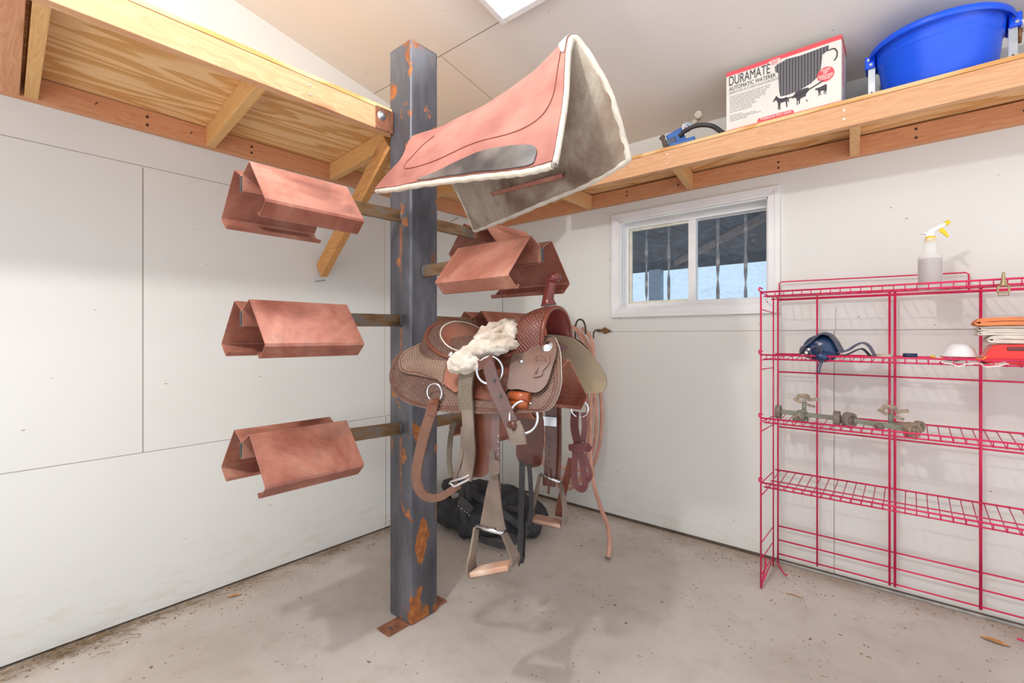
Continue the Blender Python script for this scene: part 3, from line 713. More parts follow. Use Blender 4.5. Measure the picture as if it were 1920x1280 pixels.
rows=[spl(r,5) for r in(IRM,inw(.45,.0,-.012),inw(.85,.02,-.006),M2,FRT)]
cols=[spl([r[j] for r in rows],6) for j in range(len(rows[0]))]
seat=[list(r) for r in zip(*cols)]
seatlow=[[p+Vector((-.004,0,-.010)) for p in r] for r in seat]
sadpart('seat',MB().slab(seat,seatlow),M['seatl'])
orim=spl(ORM,5); irim=spl(IRM,5)
back=[irim,[(p+q)*.5+Vector((-.002,0,.004)) for p,q in zip(irim,orim)],orim,[Vector((p.x-.02,p.y*1.02,p.z-.012)) for p in orim],[Vector((p.x-.035,p.y*1.06,max(p.z-.045,1.11))) for p in orim],[Vector((p.x-.02,p.y*1.08,max(p.z-.09,1.09))) for p in orim]]
back2=[[p+Vector((.010,0,-.010)) for p in r] for r in back]
sadpart('cantle',MB().slab(back,back2),M['toold'])
sadpart('cantle_binding',MB().tube([p+Vector((-.006,0,0)) for p in orim],.0075,10),M['redl'])
sadpart('cantle_piping',MB().tube([p+Vector((.001,0,.002)) for p in irim],.0026,6),M['edge'])
# fork (swell) lofted arch
def arch(u,W,top,bot,pw=1.,n=24,lean=0):
    out=[]
    for i in range(n+1):
        a=PI*i/n; c=math.cos(a);s_=math.sin(a)
        out.append(Vector((u+lean*s_,-W*math.copysign(abs(c)**pw,c),bot+(top-bot)*s_**.8)))
    return out
secs=[(.118,.095,1.262,1.165,.9),(.128,.128,1.285,1.150,.8),(.15,.148,1.302,1.150,.8),(.185,.152,1.316,1.152,.8),(.215,.146,1.324,1.158,.82),(.24,.138,1.325,1.17,.85),(.25,.131,1.320,1.178,.9)]
outer=[arch(*s_) for s_ in secs]
inner=[arch(.25,.118,1.312,1.178,.9),arch(.22,.098,1.295,1.160,.9),arch(.13,.080,1.255,1.155,.9)]
sadpart('swell',MB().grid(outer),M['swell'])
sadpart('gullet',MB().grid([outer[-1],inner[0]]).grid(inner),M['horn'])
bord=[r for r in outer]
sadpart('swell_binding',MB().tube([p for p in outer[-1]],.008,8),M['redo'])
def sidecurve(row_ids,j): return [outer[i][j] for i in row_ids]
lowb=[Vector(o_[0]) for o_ in outer]
sadpart('swell_binding',MB().tube(spl([outer[0][8],outer[0][4],outer[1][1],outer[2][0],outer[4][0],outer[6][0]],5),.008,8),M['redo'])
sadpart('gullet_patch',MB().sheet(spl2([(-.05,1.17),(-.055,1.24),(-.02,1.27),(.02,1.25),(.025,1.17)],5),lambda a,b,o_:(.19-o_*-1+abs(a)*.2,a,b),.004,0,4),M['orangel'])
# horn
hb=[(0.217,-0,1.329),(0.215,0,1.352),(0.22,-0,1.38),(0.226,0,1.408),(0.23,-0,1.419)]
sadpart('horn',MB().tube(spl(hb,4),[.029,.027,.0245,.022,.021,.0202,.0195,.019,.0185,.0182,.018,.018,.0182,.0185,.019,.019,.019],16).ball((0.238,0,1.423),.0265,20,12,(1.,1.,.68),Euler((0,math.radians(-26),0)).to_matrix()),M['horn'])
# fenders
FN=[(0.066,-0.255,1.025),(0.169,-0.255,1.034),(0.178,-0.255,1.005),(0.169,-0.255,0.938),(0.15,-0.255,0.87),(0.13,-0.255,0.809),(0.114,-0.255,0.78),(0.081,-0.255,0.771),(0.058,-0.255,0.777),(0.056,-0.255,0.859),(0.058,-0.255,0.945)]
def flat(v0,side=-1): return lambda a,b,o_:(a,v0+side*o_,b)
sadpart('fender',MB().sheet(spl2([(p[0],p[2]) for p in FN],4),flat(-.258),.005,0,6),M['redl'])
FF=[(-0.075,0.27,0.943),(0.065,0.27,0.907),(0.067,0.27,0.706),(0.04,0.27,0.669),(-0.01,0.27,0.665),(-0.049,0.27,0.692),(-0.054,0.27,0.749),(-0.036,0.27,0.831)]
sadpart('fender',MB().sheet(spl2([(p[0],p[2]) for p in FF],4),flat(.27,1),.005,0,6),M['redl'])
# stirrup leathers, near side
sadpart('stirrup_leather',MB().ribbon(spl([(0.154,-0.262,0.979),(0.154,-0.266,0.889),(0.158,-0.27,0.775),(0.163,-0.272,0.694)],6),.030,.005),M['strapp'])
for q in[(0.165,-0.268,0.912),(0.165,-0.268,0.894),(0.165,-0.268,0.874),(0.165,-0.268,0.856)]: sadpart('stud',MB().ball(q,.0026,8,6),M['chrome'])
sadpart('stirrup_leather',MB().ribbon(spl([(0.143,-0.27,0.864),(0.154,-0.276,0.809),(0.165,-0.282,0.73),(0.179,-0.286,0.66),(0.189,-0.288,0.631)],6),.033,.005,ws=[.018+.0011*i for i in range(12)]+[.032]*13),M['strapg'])
sadpart('hobble',MB().sheet(spl2([(p[0],p[2]) for p in [(0.149,-0.29,0.836),(0.181,-0.29,0.842),(0.183,-0.29,0.805),(0.149,-0.29,0.797)]],2),flat(-.29),.004,0,3),M['strapg'])
sadpart('stirrup_leather',MB().sheet(spl2([(p[0],p[2]) for p in [(0.134,-0.275,0.764),(0.148,-0.275,0.775),(0.155,-0.275,0.693),(0.159,-0.275,0.627),(0.107,-0.275,0.615),(0.113,-0.275,0.669)]],3),flat(-.272),.006,0,4),M['strapg'])
def stirrup(v0,pl,pr,bl,br,dep,face):
    # pl,pr top ends; bl,br tread ends (local coords)
    pl,pr,bl,br=map(Vector,(pl,pr,bl,br)); m=MB()
    path=spl([pl,pl*.5+bl*.5+Vector((-.007,0,0)),bl+Vector((-.012,0,.022)),bl+Vector((.004,0,-.002)),(bl+br)*.5+Vector((0,0,-.005)),br+Vector((-.004,0,-.002)),br+Vector((.010,0,.022)),pr*.5+br*.5+Vector((.012,0,0)),pr],5)
    n=len(path); m.band(path,(0,1,0),[dep*(.45+.55*min(1,min(i,n-1-i)/(n*.3))) for i in range(n)],.007)
    st_=sadpart('stirrup',m,M['strapg'])
    t=MB(); t.beam(bl+Vector((0,0,.004)),br+Vector((0,0,.004)),dep*1.05,.016)
    build('tread',t,M['tread'],st_,local=True,bevel=.004)
    t=MB().cyl(pl,pr,.007,12); build('bolt',t,M['chrome'],st_,local=True)
    return st_
stirrup(-.275,(0.096,-0.285,0.625),(0.195,-0.285,0.623),(0.088,-0.285,0.478),(0.224,-0.285,0.532),.055,0)
stirrup(.25,(0.06,0.27,0.642),(0.151,0.27,0.618),(0.03,0.27,0.449),(0.161,0.27,0.446),.055,0)
# far stirrup strap with buckle
sadpart('stirrup_leather',MB().ribbon(spl([(0.102,0.285,0.963),(0.104,0.285,0.841),(0.103,0.282,0.73),(0.097,0.28,0.596)],6),.052,.006),M['strapp'])
sadpart('stirrup_leather',MB().ribbon(spl([(0.132,0.3,0.952),(0.134,0.3,0.774),(0.132,0.295,0.664),(0.129,0.29,0.62)],6),.020,.006),M['redl'])
sadpart('strap_end',MB().ribbon([(0.096,0.276,0.635),(0.096,0.276,0.595)],.053,.007),M['redl'])
sadpart('buckle_plate',MB().sheet(spl2([(p[0],p[2]) for p in [(0.072,0.275,0.884),(0.133,0.275,0.885),(0.133,0.275,0.847),(0.072,0.275,0.846)]],1),flat(.275),.004,0,2),M['chrome'])
for q in[(0.098,0.278,0.79),(0.098,0.278,0.757),(0.098,0.278,0.726),(0.098,0.278,0.695)]: sadpart('punched_hole',MB().ball(q,.003,8,6),M['ink'])
sadpart('lace',MB().ribbon(spl([(0.1,0.272,0.665),(0.101,0.27,0.633),(0.097,0.27,0.565)],4),.010,.004),M['redl'])
# rigging rings
def ring(c,r,w,nrm=(0,-1,0),n=28,sq=1.,mat='chrome',name='rigging_ring'):
    c=Vector(c);nn=Vector(nrm).normalized();e1=nn.cross(Vector((0,0,1))).normalized();e2=e1.cross(nn)
    return sadpart(name,MB().tube([c+e1*r*math.cos(a)+e2*r*sq*math.sin(a) for a in [2*PI*i/n for i in range(n)]],w,8,closed=True),M[mat])
ring((-0.074,-0.275,1.033),.030,.0035)
ring((0.138,-0.275,1.114),.042,.0045,(.2,-1,.1))
ring((0.254,-0.27,0.977),.042,.0045,(.6,-1,0),sq=1.15)
ring((0.234,0.27,0.928),.034,.004,(.3,-1,0))
# latigo with holes
lat=spl([(0.13,-0.28,1.141),(0.15,-0.294,1.119),(0.168,-0.294,1.066),(0.193,-0.292,1.019),(0.221,-0.292,0.965),(0.243,-0.29,0.906)],6)
sadpart('latigo',MB().ribbon(lat,.046,.005,ws=[.036]*4+[.042]*6+[.046]*21),M['strapp'])
for q in[(0.169,-0.298,1.086),(0.189,-0.297,1.04)]: sadpart('punched_hole',MB().ball(q,.005,8,6,(1,.3,1.3)),M['ink'])
sadpart('latigo_end',MB().ribbon(spl([(0.232,-0.297,0.959),(0.246,-0.299,0.934),(0.253,-0.299,0.901)],4),.050,.007),M['strapg'])
sadpart('knot',MB().ball((0.231,-0.302,0.958),.014,12,8,(1.2,.5,.8)).tube([(0.226,-0.305,0.964),(0.241,-0.307,0.957),(0.238,-0.305,0.943)],.005,8),M['redl'])
sadpart('keeper_roll',MB().tube([(0.206,-0.262,1.037),(0.272,-0.262,1.035)],.016,14).tube([(0.206,-0.262,1.014),(0.268,-0.262,1.015)],.015,14),M['orangel'])
sadpart('cross_strap',MB().ribbon([(0.065,-0.278,1.135),(0.118,-0.283,1.13),(0.156,-0.283,1.151)],.026,.006),M['redl'])
# mottled grey billet, near side
sadpart('billet',MB().ribbon(spl([(0.062,-0.27,1.126),(0.058,-0.283,1.093),(0.056,-0.288,1.043),(0.063,-0.29,0.985)],6),.052,.007),M['strapgr'])
sadpart('billet',MB().ribbon(spl([(0.068,-0.292,0.989),(0.072,-0.292,0.919),(0.076,-0.292,0.852),(0.062,-0.292,0.77)],6),.042,.007),M['strapg'])
sadpart('billet',MB().ribbon(spl([(0.046,-0.285,0.932),(0.04,-0.283,0.846),(0.018,-0.281,0.783),(0.009,-0.28,0.747)],6),.014,.006),M['strapg'])
sadpart('billet',MB().ribbon(spl([(-0.047,-0.2,0.928),(-0.063,-0.2,0.871),(-0.069,-0.2,0.797),(-0.046,-0.22,0.741)],6),.018,.006),M['strapgr'])
m=MB().tube([(-0.001,-0.292,0.749),(0.018,-0.292,0.74),(0.074,-0.292,0.772),(0.076,-0.292,0.786),(0.05,-0.292,0.772),(0.005,-0.292,0.755)],.0045,8,closed=True); sadpart('buckle',m,M['chrome'])
# tooled back-cinch strap
bc=spl([(-0.067,-0.284,1.006),(-0.082,-0.284,0.964),(-0.107,-0.284,0.9),(-0.13,-0.283,0.826),(-0.145,-0.281,0.761),(-0.141,-0.278,0.712),(-0.114,-0.272,0.682),(-0.066,-0.265,0.684),(-0.02,-0.26,0.711),(0.014,-0.26,0.737)],7)
n=len(bc); sadpart('back_cinch',MB().ribbon(bc,.04,.006,face=(.0,-1,.0),ws=[.040 if i<n*.55 else max(.024,.040-.016*(i-n*.55)/(n*.2)) for i in range(n)]),M['strapt'])
sadpart('keeper_loop',MB().ribbon(spl([(-0.071,-0.278,1.012),(-0.067,-0.29,0.993),(-0.074,-0.292,0.961)],4),.036,.005),M['redl'])
# far side tie strap, knotted
sadpart('tie_strap',MB().ribbon(spl([(0.214,0.27,0.916),(0.214,0.265,0.854),(0.226,0.262,0.802),(0.24,0.26,0.768)],5),.038,.005,face=(-.3,-1,0)),M['strapm'])
sadpart('tie_strap',MB().ribbon(spl([(0.248,0.275,0.913),(0.253,0.275,0.856),(0.246,0.27,0.796)],5),.022,.005,face=(.6,-1,0)),M['strapm'])
m=MB(); m.ribbon(spl([(0.194,0.262,0.771),(0.231,0.248,0.774),(0.266,0.25,0.781),(0.282,0.262,0.772)],5),.030,.012,ws=[.024]*3+[.036]*6+[.034]*4+[.026]*3); 
sadpart('tie_knot',m,M['strapm'],sub=1)
sadpart('tie_tail',MB().ribbon(spl([(0.217,0.268,0.757),(0.212,0.268,0.67),(0.22,0.266,0.622),(0.245,0.266,0.607),(0.258,0.268,0.634),(0.246,0.27,0.706),(0.237,0.27,0.752)],5),.026,.005,face=(.2,-1,0)),M['strapm'])
sadpart('tie_tail',MB().ribbon(spl([(0.252,0.27,0.75),(0.27,0.27,0.705),(0.282,0.268,0.669),(0.264,0.27,0.641),(0.254,0.272,0.675)],5),.016,.005,face=(.3,-1,0)),M['strapm'])
sadpart('tie_tail',MB().ribbon(spl([(0.193,0.29,0.717),(0.165,0.3,0.623),(0.133,0.31,0.514),(0.125,0.31,0.462)],5),.030,.005,face=(.2,-1,0)),M['redo'])
# black cinch hanging from the far side
sadpart('cinch_strap',MB().ribbon(spl([(0.01,0.2,0.704),(0.008,0.2,0.561),(0.005,0.2,0.429),(-0.002,0.2,0.284)],6),.024,.006),M['blackl'])
sadpart('cinch_strap',MB().ribbon(spl([(0.037,0.21,0.694),(0.044,0.21,0.608),(0.047,0.21,0.52),(0.042,0.21,0.465),(0.02,0.21,0.439)],6),.018,.006),M['blackl'])
sadpart('cinch_strap',MB().ribbon(spl([(0.015,0.215,0.513),(0.012,0.215,0.403),(0.007,0.215,0.295)],6),.013,.006),M['blackl'])
m=MB().cyl((-0.002,0.195,0.297),(-0.002,0.195,0.275),.004).cyl((0.01,0.21,0.307),(0.01,0.21,0.285),.004); sadpart('strap_tip',m,M['iron'])
# sheepskin
def w_(p): 
    c,s_=math.cos(TH),math.sin(TH); return Vector((1.35+p[0]*c-p[1]*s_,-1.574+p[0]*s_+p[1]*c,p[2]))
m=MB()
for pts,rs in(([(0.011,-0.285,1.124),(0.046,-0.285,1.129),(0.075,-0.28,1.132),(0.087,-0.275,1.136)],[.024,.032,.028,.02]),
              ([(0.015,-0.27,1.148),(0.037,-0.25,1.161),(0.055,-0.24,1.177),(0.074,-0.235,1.185)],[.025,.028,.026,.027]),
              ([(0.067,-0.24,1.179),(0.108,-0.235,1.182),(0.152,-0.225,1.186),(0.18,-0.205,1.194)],[.028,.027,.024,.021]),
              ([(0.067,-0.2,1.199),(0.096,-0.18,1.199),(0.135,-0.16,1.211),(0.139,-0.13,1.247)],[.03,.030,.026,.02]),
              ([(0.033,-0.12,1.22),(0.037,-0.08,1.23),(0.053,-0.05,1.243),(0.08,-0.04,1.255)],[.034,.038,.036,.03]),
              ([(0.057,-0.15,1.213),(0.082,-0.12,1.224),(0.113,-0.1,1.246)],[.03,.03,.026]),
              ([(0.005,-0.1,1.209),(-0.021,-0.02,1.216),(-0.033,0.04,1.216)],[.03,.026,.02])):
    P=spl([w_(p) for p in pts],5); R=[]
    for i in range(len(P)):
        f=i/(len(P)-1)*(len(rs)-1); a=min(int(f),len(rs)-2); R.append((rs[a]*(1-(f-a))+rs[a+1]*(f-a)))
    m.tube(P,R,12)
    for e in(0,-1): m.ball(P[e],R[e],12,8)
sh=build('sheepskin',m,M['sheep'],loc=(1.33,-1.7,1.12)); blob(sh,.005,.026,.022,3); tag(sh,'cream sheepskin bunched over the saddle seat','sheepskin')
# ------------------------------------------------------------------ wall hooks and hose
hk=thing('wall_hook','dark bent iron hook on the window wall holding the pink hose','hook',(.80,0,1.26))
build('hook_bar',MB().tube(spl([(0.718,-0.03,1.182),(0.738,-0.06,1.288),(0.797,-0.12,1.33),(0.856,-0.16,1.327),(0.877,-0.16,1.291),(0.875,-0.15,1.234)],6),.006,8),M['iron'],hk)
build('hook_bar',MB().tube(spl([(0.718,-0.03,1.182),(.77,-.006,1.16)],3),.006,8).cyl((.77,0,1.15),(.77,-.008,1.15),.016),M['iron'],hk)
hk2=thing('wall_hook','rusty spear-shaped iron hook beside the pink hose, left of the window corner','hook',(.99,0,1.25))
build('hook_bar',MB().tube(spl([(0.907,-0.1,1.206),(0.901,-0.09,1.242),(0.9,-0.06,1.26),(0.91,-0.02,1.26)],6),.005,8),M['iron'],hk2)
sp=[(0.88,1.268),(0.922,1.268),(0.938,1.282),(0.995,1.253),(0.938,1.235),(0.918,1.249),(0.88,1.25)]
build('back_plate',MB().prism(sp,lambda a,b,t:(a,-.010 if t else -.001,b)),M['rustiron'],hk2,bevel=.001)
def loopx(cx,cz,rx,rz,y,ph=0,n=40,amp=.02):
    return [Vector((cx+rx*math.sin(a)*(1-.18*math.cos(a)),y+amp*math.sin(a*2+ph),cz+rz*math.cos(a))) for a in [2*PI*i/n for i in range(n)]]
pts=[]
cs=[(.70,.74,.26,.55,-.085,0),(.66,.70,.22,.56,-.11,1),(.73,.78,.22,.50,-.13,2)]
for c in cs:
    pts+=loopx(*c)
tail=spl([(0.838,-0.13,1.274),(0.91,-0.14,1.202),(0.934,-0.14,1.043),(0.924,-0.15,0.831),(0.928,-0.17,0.622),(0.945,-0.2,0.419),(1.016,-0.28,0.279),(1.118,-0.38,0.196),(1.229,-0.49,0.131),(1.271,-0.55,0.072),(1.283,-0.59,0.014)],6)
hz=thing('rubber_hose','coiled pink rubber hose on the wall hook, its cut end on the floor','hose',(.78,-.12,.7))
m=MB().tube(pts,.0115,10,cap=True); m.tube(tail,.0125,10)
build('hose_tube',m,M['hose'],hz)
e=tail[-1];d=(tail[-1]-tail[-2]).normalized()
build('hose_end',MB().cyl(e-d*.004,e+d*.003,.014,16),M['strapg'],hz); build('hose_bore',MB().cyl(e,e+d*.004,.009,16),M['ink'],hz)
# ------------------------------------------------------------------ black tack on the floor
bt=thing('black_saddle_bag','black studded saddle bag with straps lying on the floor behind the post','saddle bag',(.55,-.72,0))
m=MB()
def blobpath(m,pts,rs,sc=1):
    P=spl(pts,4);R=[]
    for i in range(len(P)):
        f=i/(len(P)-1)*(len(rs)-1); a=min(int(f),len(rs)-2); R.append((rs[a]*(1-(f-a))+rs[a+1]*(f-a))*sc)
    m.tube(P,R,12)
    for e in(0,-1): m.ball(P[e],R[e],12,8)
blobpath(m,[(.02+.12,-.75,.08),(.30,-.86,.10),(.45,-.82,.13),(.60,-.72,.12)],[.07,.085,.11,.09])
blobpath(m,[(.25,-.62,.16),(.42,-.66,.20),(.58,-.58,.17),(.74,-.52,.10)],[.07,.085,.09,.07])
blobpath(m,[(.50,-.88,.07),(.66,-.74,.08),(.80,-.62,.07)],[.06,.07,.055])
blobpath(m,[(.12,-.70,.20),(.28,-.68,.22)],[.05,.05])
o=build('bag_body',m,M['blackf'],bt); blob(o,.014,.05,.09,5)
m=MB()
for pts in([(0.441,-0.85,0.316),(0.501,-0.85,0.263),(0.647,-0.84,0.229),(0.761,-0.78,0.145),(0.817,-0.7,0.057)],[(0.428,-0.8,0.318),(0.501,-0.78,0.212),(0.62,-0.74,0.179),(0.756,-0.7,0.184)],[(0.474,-0.9,0.254),(0.495,-0.92,0.168),(0.527,-0.92,0.08)],[(0.637,-0.92,0.048),(0.723,-0.9,0.04),(0.806,-0.88,0.045),(0.878,-0.85,0.103)],[(0.766,-0.88,0.1),(0.831,-0.84,0.075),(0.865,-0.82,0.042)]):
    m.ribbon(spl(pts,6),.035,.008,face=(.5,-.7,.5))
build('strap',m,M['blackl'],bt)
m=MB().ribbon(spl([(0.473,-0.93,0.242),(0.523,-0.93,0.225),(0.567,-0.92,0.191)],4),.05,.006,face=(.4,-1,.2)); build('studded_flap',m,M['blackl'],bt)
for q in[(0.484,-0.945,0.21),(0.503,-0.945,0.199),(0.516,-0.945,0.199),(0.534,-0.945,0.191),(0.557,-0.945,0.187),(0.574,-0.945,0.178)]: build('stud',MB().ball(q,.0045,8,6),M['chrome'],bt)
m=MB().ball((0.501,-0.5,0.156),.07,16,10,(1.3,.9,.6)).ball((0.209,-0.45,0.098),.05,14,8,(1.2,.9,.6)); o=build('bag_pocket',m,M['blackf'],bt); blob(o,.01,.03,.05,3)
m=MB()
m.ribbon(spl([(0.557,-0.95,0.69),(0.544,-0.95,0.532),(0.516,-0.94,0.399),(0.487,-0.93,0.264)],5),.030,.006,face=(.6,-1,0))
m.ribbon(spl([(0.546,-0.93,0.403),(0.531,-0.92,0.319),(0.529,-0.9,0.234)],5),.03,.006,face=(.6,-1,0))
o=build('hanging_strap',m,M['blackl'],bt)
# ------------------------------------------------------------------ pink wire rack
RK=thing('wire_rack','tall raspberry pink wire rack standing against the window wall','rack',(2.5,-.2,0))
RX0,RX1=1.995,3.30; YF,YK=-.37,-.05
def wires(lst,r=.0036,seg=8):
    m=MB()
    for a in lst: m.tube(a,r,seg)
    return m
build('upright',wires([[(1.988,YF,0.004),(1.988,YF,1.44)]],.0042),M['pink'],RK)
build('upright',wires([[(1.985,-.085,0.004),(1.985,-.085,1.435)]],.0036),M['pink'],RK)
rr=[]
for z in(1.425,1.345,1.10,1.055,.80,.755,.505,.445,.215,.135,.06): rr.append([(1.988,YF,z+.005),(1.985,-.085,z-.002)])
build('side_rung',wires(rr,.0026),M['pink'],RK)
for x,r in((2.0,.0042),(2.177,.0042),(2.465,.0048),(2.485,.0052),(2.77,.0056),(3.0,.0045),(3.29,.0045)):
    build('back_upright',wires([[(x,YK,.05 if x>2.01 else .004),(x,YK,1.43)]],r),M['pink'],RK)
for z in(1.412,1.03,.737,.208,.134,.06):
    build('back_rail',wires([[(2.0,YK+.005,z),(3.30,YK+.005,z)]],.0040),M['pink'],RK)
def shelf(z,k):
    m=MB(); yb=-.062
    m.tube([(1.99,YF,z),(RX1,YF,z)],.0040,8); m.tube([(2.0,YF+.004,z-.020),(RX1,YF+.004,z-.020)],.0034,8)
    m.tube([(1.99,yb,z-.004),(RX1,yb,z-.004)],.0042,8); m.tube([(2.0,-.21,z-.026),(RX1,-.21,z-.026)],.003,8)
    m.tube(spl([(1.99,YF,z),(1.982,YF-.012,z+.010),(1.983,YF-.002,z+.022),(1.992,YF+.012,z+.016)],4),.0035,8)
    x=2.012
    while x<RX1:
        m.tube([(x,YF-.001,z+.002),(x,YF+.001,z-.022),(x,YF+.012,z-.024),(x,yb,z-.004)],.0021,6); x+=.0365
    o=build('shelf',m,M['pink'],RK); return o
ZS=(1.432,1.13,.825,.514)
for k_,z in enumerate(ZS): shelf(z,k_)
m=MB(); m.tube(spl([(2.0,YK,.06),(2.0,-.052,.012),(2.03,-.12,.012),(2.06,-.19,.02),(2.075,-.235,.045)],4),.0042,8); build('foot',m,M['pink'],RK)
m=MB(); m.tube(spl([(1.988,YF,.004),(1.992,-.33,.05),(1.996,-.30,.13)],4),.0042,8); m.tube([(1.988,YF,.01),(1.985,-.085,.05)],.003,8); build('foot',m,M['pink'],RK)
m=MB(); m.tube(spl([(2.94,YK,.02),(2.90,-.14,.012),(2.86,-.22,.045)],4),.0045,8); build('foot',m,M['pink'],RK)
m=MB(); m.tube([(2.003,-.03,1.44),(2.003,-.03,1.503),(2.012,-.03,1.51),(2.725,-.03,1.498),(2.735,-.03,1.49),(2.735,-.03,1.42)],.0033,8); m.tube([(2.003,-.03,1.44),(2.003,-.05,1.43)],.003,8); build('back_guard',m,M['pink'],RK)
# ------------------------------------------------------------------ things on the rack
# spray bottle
bx,by=2.603,-.25; bz=1.414
sb=thing('spray_bottle','clear spray bottle of brownish liquid with white and yellow trigger','spray bottle',(bx,by,bz))
k=NT('clear_bottle_plastic',.25,0,.5); k.base((.93,.92,.9,1)); tr=k.n.new('ShaderNodeBsdfTransparent'); mx=k.n.new('ShaderNodeMixShader'); mx.inputs[0].default_value=.45
k.l.new(tr.outputs[0],mx.inputs[1]); k.l.new(k.b.outputs[0],mx.inputs[2]); k.l.new(mx.outputs[0],k.n['Material Output'].inputs[0]); M['clear']=k.m
R_=.040
build('bottle',MB().lathe([(0,0),(R_*.92,0),(R_,.006),(R_,.128),(R_*.93,.141),(R_*.66,.150),(R_*.57,.156),(R_*.57,.200),(R_*.45,.205),(R_*.42,.216)],(bx,by,bz),32),M['clear'],sb)
liq=mat_plain('brown_grey_liquid',rgb(140,108,112),.3,0,var=.03)
build('liquid',MB().lathe([(0,.022),(R_*.93,.022),(R_*.955,.03),(R_*.955,.122),(R_*.9,.13),(0,.130)],(bx,by,bz),32),liq,sb)
build('collar',MB().lathe([(0,.202),(.0165,.202),(.0175,.206),(.0165,.220),(.012,.224),(0,.224)],(bx,by,bz),24),M['yellow'],sb)
m=MB().prism(spl2([(-.032,.238),(-.012,.240),(.0,.250),(.03,.266),(.045,.272),(.048,.262),(.03,.25),(.014,.240),(.011,.222),(-.011,.222),(-.014,.234)],3),lambda a,b,t:(bx+a,by+(.011 if t else -.011),bz+b)); build('spray_head',m,M['whitep'],sb,bevel=.003)
build('nozzle',MB().cyl((bx+.044,by,bz+.268),(bx+.060,by,bz+.276),.009,14),M['yellow'],sb)
build('trigger',MB().prism(spl2([(.028,.250),(.040,.252),(.050,.235),(.058,.216),(.052,.213),(.042,.226),(.030,.238)],3),lambda a,b,t:(bx+a,by+(.007 if t else -.007),bz+b)),M['yellow'],sb,bevel=.002)
# hoof boot
hb_=thing('hoof_boot','navy and grey hoof boot lying on the second rack shelf','hoof boot',(2.24,-.25,1.12))
def arcsheet(pts,y0,y1,th=.006,wob=0):
    P=spl(pts,6); top=[];bot=[]
    for i,p in enumerate(P):
        t=(P[min(i+1,len(P)-1)]-P[max(i-1,0)]).normalized(); nn=Vector((-t.z,0,t.x))
        top.append([Vector((p.x,y0+(y1-y0)*q/6,p.z+wob*math.sin(q)))+nn*th/2 for q in range(7)]); bot.append([Vector((p.x,y0+(y1-y0)*q/6,p.z+wob*math.sin(q)))-nn*th/2 for q in range(7)])
    return MB().slab(top,bot)
build('shell',arcsheet([(2.140,0,1.128),(2.155,0,1.165),(2.185,0,1.195),(2.215,0,1.225),(2.245,0,1.232),(2.272,0,1.205),(2.292,0,1.165),(2.300,0,1.145)],-.315,-.18,.009,.002),M['navy'],hb_)
m=MB().ball((2.222,-.265,1.162),.076,24,16,(1.0,.66,.86)); build('tongue',m,M['navyp'],hb_)
build('sole',MB().ball((2.165,-.26,1.150),.045,16,10,(.75,1.1,.7)),M['navy'],hb_)
m=MB().tube([(2.205+.022*math.cos(a),-.315,1.150+.022*math.sin(a)) for a in [2*PI*i/20 for i in range(20)]],.006,8,closed=True); build('lace_ring',m,M['navy'],hb_)
m=MB().ball((2.178,-.316,1.158),.007,8,6).ball((2.168,-.316,1.142),.008,8,6).ball((2.15,-.30,1.128),.009,8,6); build('toggle',m,M['paper'],hb_)
build('ankle_strap',arcsheet([(2.285,0,1.145),(2.320,0,1.155),(2.35,0,1.178),(2.378,0,1.190),(2.402,0,1.172),(2.420,0,1.128)],-.30,-.20,.008),M['navy'],hb_)
build('lining',arcsheet([(2.30,0,1.128),(2.33,0,1.142),(2.36,0,1.160),(2.38,0,1.160),(2.405,0,1.128)],-.297,-.215,.006),M['blackf'],hb_)
m=MB().ball((2.234,-.378,1.128),.022,16,10,(1,.6,.8)).tube(spl([(2.238,-.385,1.112),(2.225,-.39,1.09),(2.222,-.39,1.062),(2.229,-.39,1.058),(2.233,-.39,1.085),(2.244,-.385,1.112)],5),.0028,6); build('pull_cord',m,M['navyp'],hb_)
# small items
m=MB().lathe([(0,.012),(.026,.012),(.032,.006),(.034,0),(0,0)],(2.448,-.22,1.1285),24); o=build('jar_lid',m,M['cream'],loc=(2.448,-.22,1.1285)); tag(o,'small off-white lid on the second rack shelf beside the hoof boot','lid')
m=MB().cyl((2.515,-.25,1.138),(2.562,-.245,1.138),.009,16); o=build('battery',m,M['navyp'],loc=(2.54,-.25,1.113)); tag(o,'small dark blue cylinder lying on the second rack shelf','battery')
# dust mask and sheet of paper
m=MB()
rows0=[];rows1=[]
for i in range(17):
    r0=[];r1=[]
    for j in range(9):
        x=2.618+.20*i/16; y=-.375+.16*j/8; z=1.122+.006*math.sin(i*.9+j*.5)+.003*math.sin(i*2.1)+(-.014*max(0,(1-j/1.5)))+(.012*max(0,1-i/2))
        r0.append(Vector((x,y,z+.002)));r1.append(Vector((x,y,z)))
    rows0.append(r0);rows1.append(r1)
m.slab(rows0,rows1); o=build('crumpled_cloth',m,M['paper'],loc=(2.7,-.3,1.12)); tag(o,'crumpled white paper sheet under the dust mask','paper')
DZ=.006
dm=thing('dust_mask','white cup dust mask with yellow straps on the second rack shelf','dust mask',(2.69,-.29,1.138))
build('mask_cup',MB().lathe([(.056,.0),(.052,.006),(.045,.024),(.034,.042),(.020,.051),(.0,.053)],(2.69,-.29,1.138),28).lathe([(.064,.002),(.056,.0)],(2.69,-.29,1.138),28),M['whitep'],dm)
m=MB()
for pts in([(2.628,-.31,1.136),(2.61,-.33,1.142),(2.605,-.34,1.138),(2.62,-.345,1.136),(2.638,-.33,1.134)],[(2.735,-.33,1.135),(2.748,-.365,1.134),(2.755,-.37,1.137),(2.757,-.375,1.14)],[(2.715,-.262,1.165),(2.728,-.265,1.172),(2.735,-.268,1.160)]):
    m.ribbon(spl(pts,5),.008,.002,face=(0,-.3,1))
build('elastic_strap',m,M['yellow'],dm)
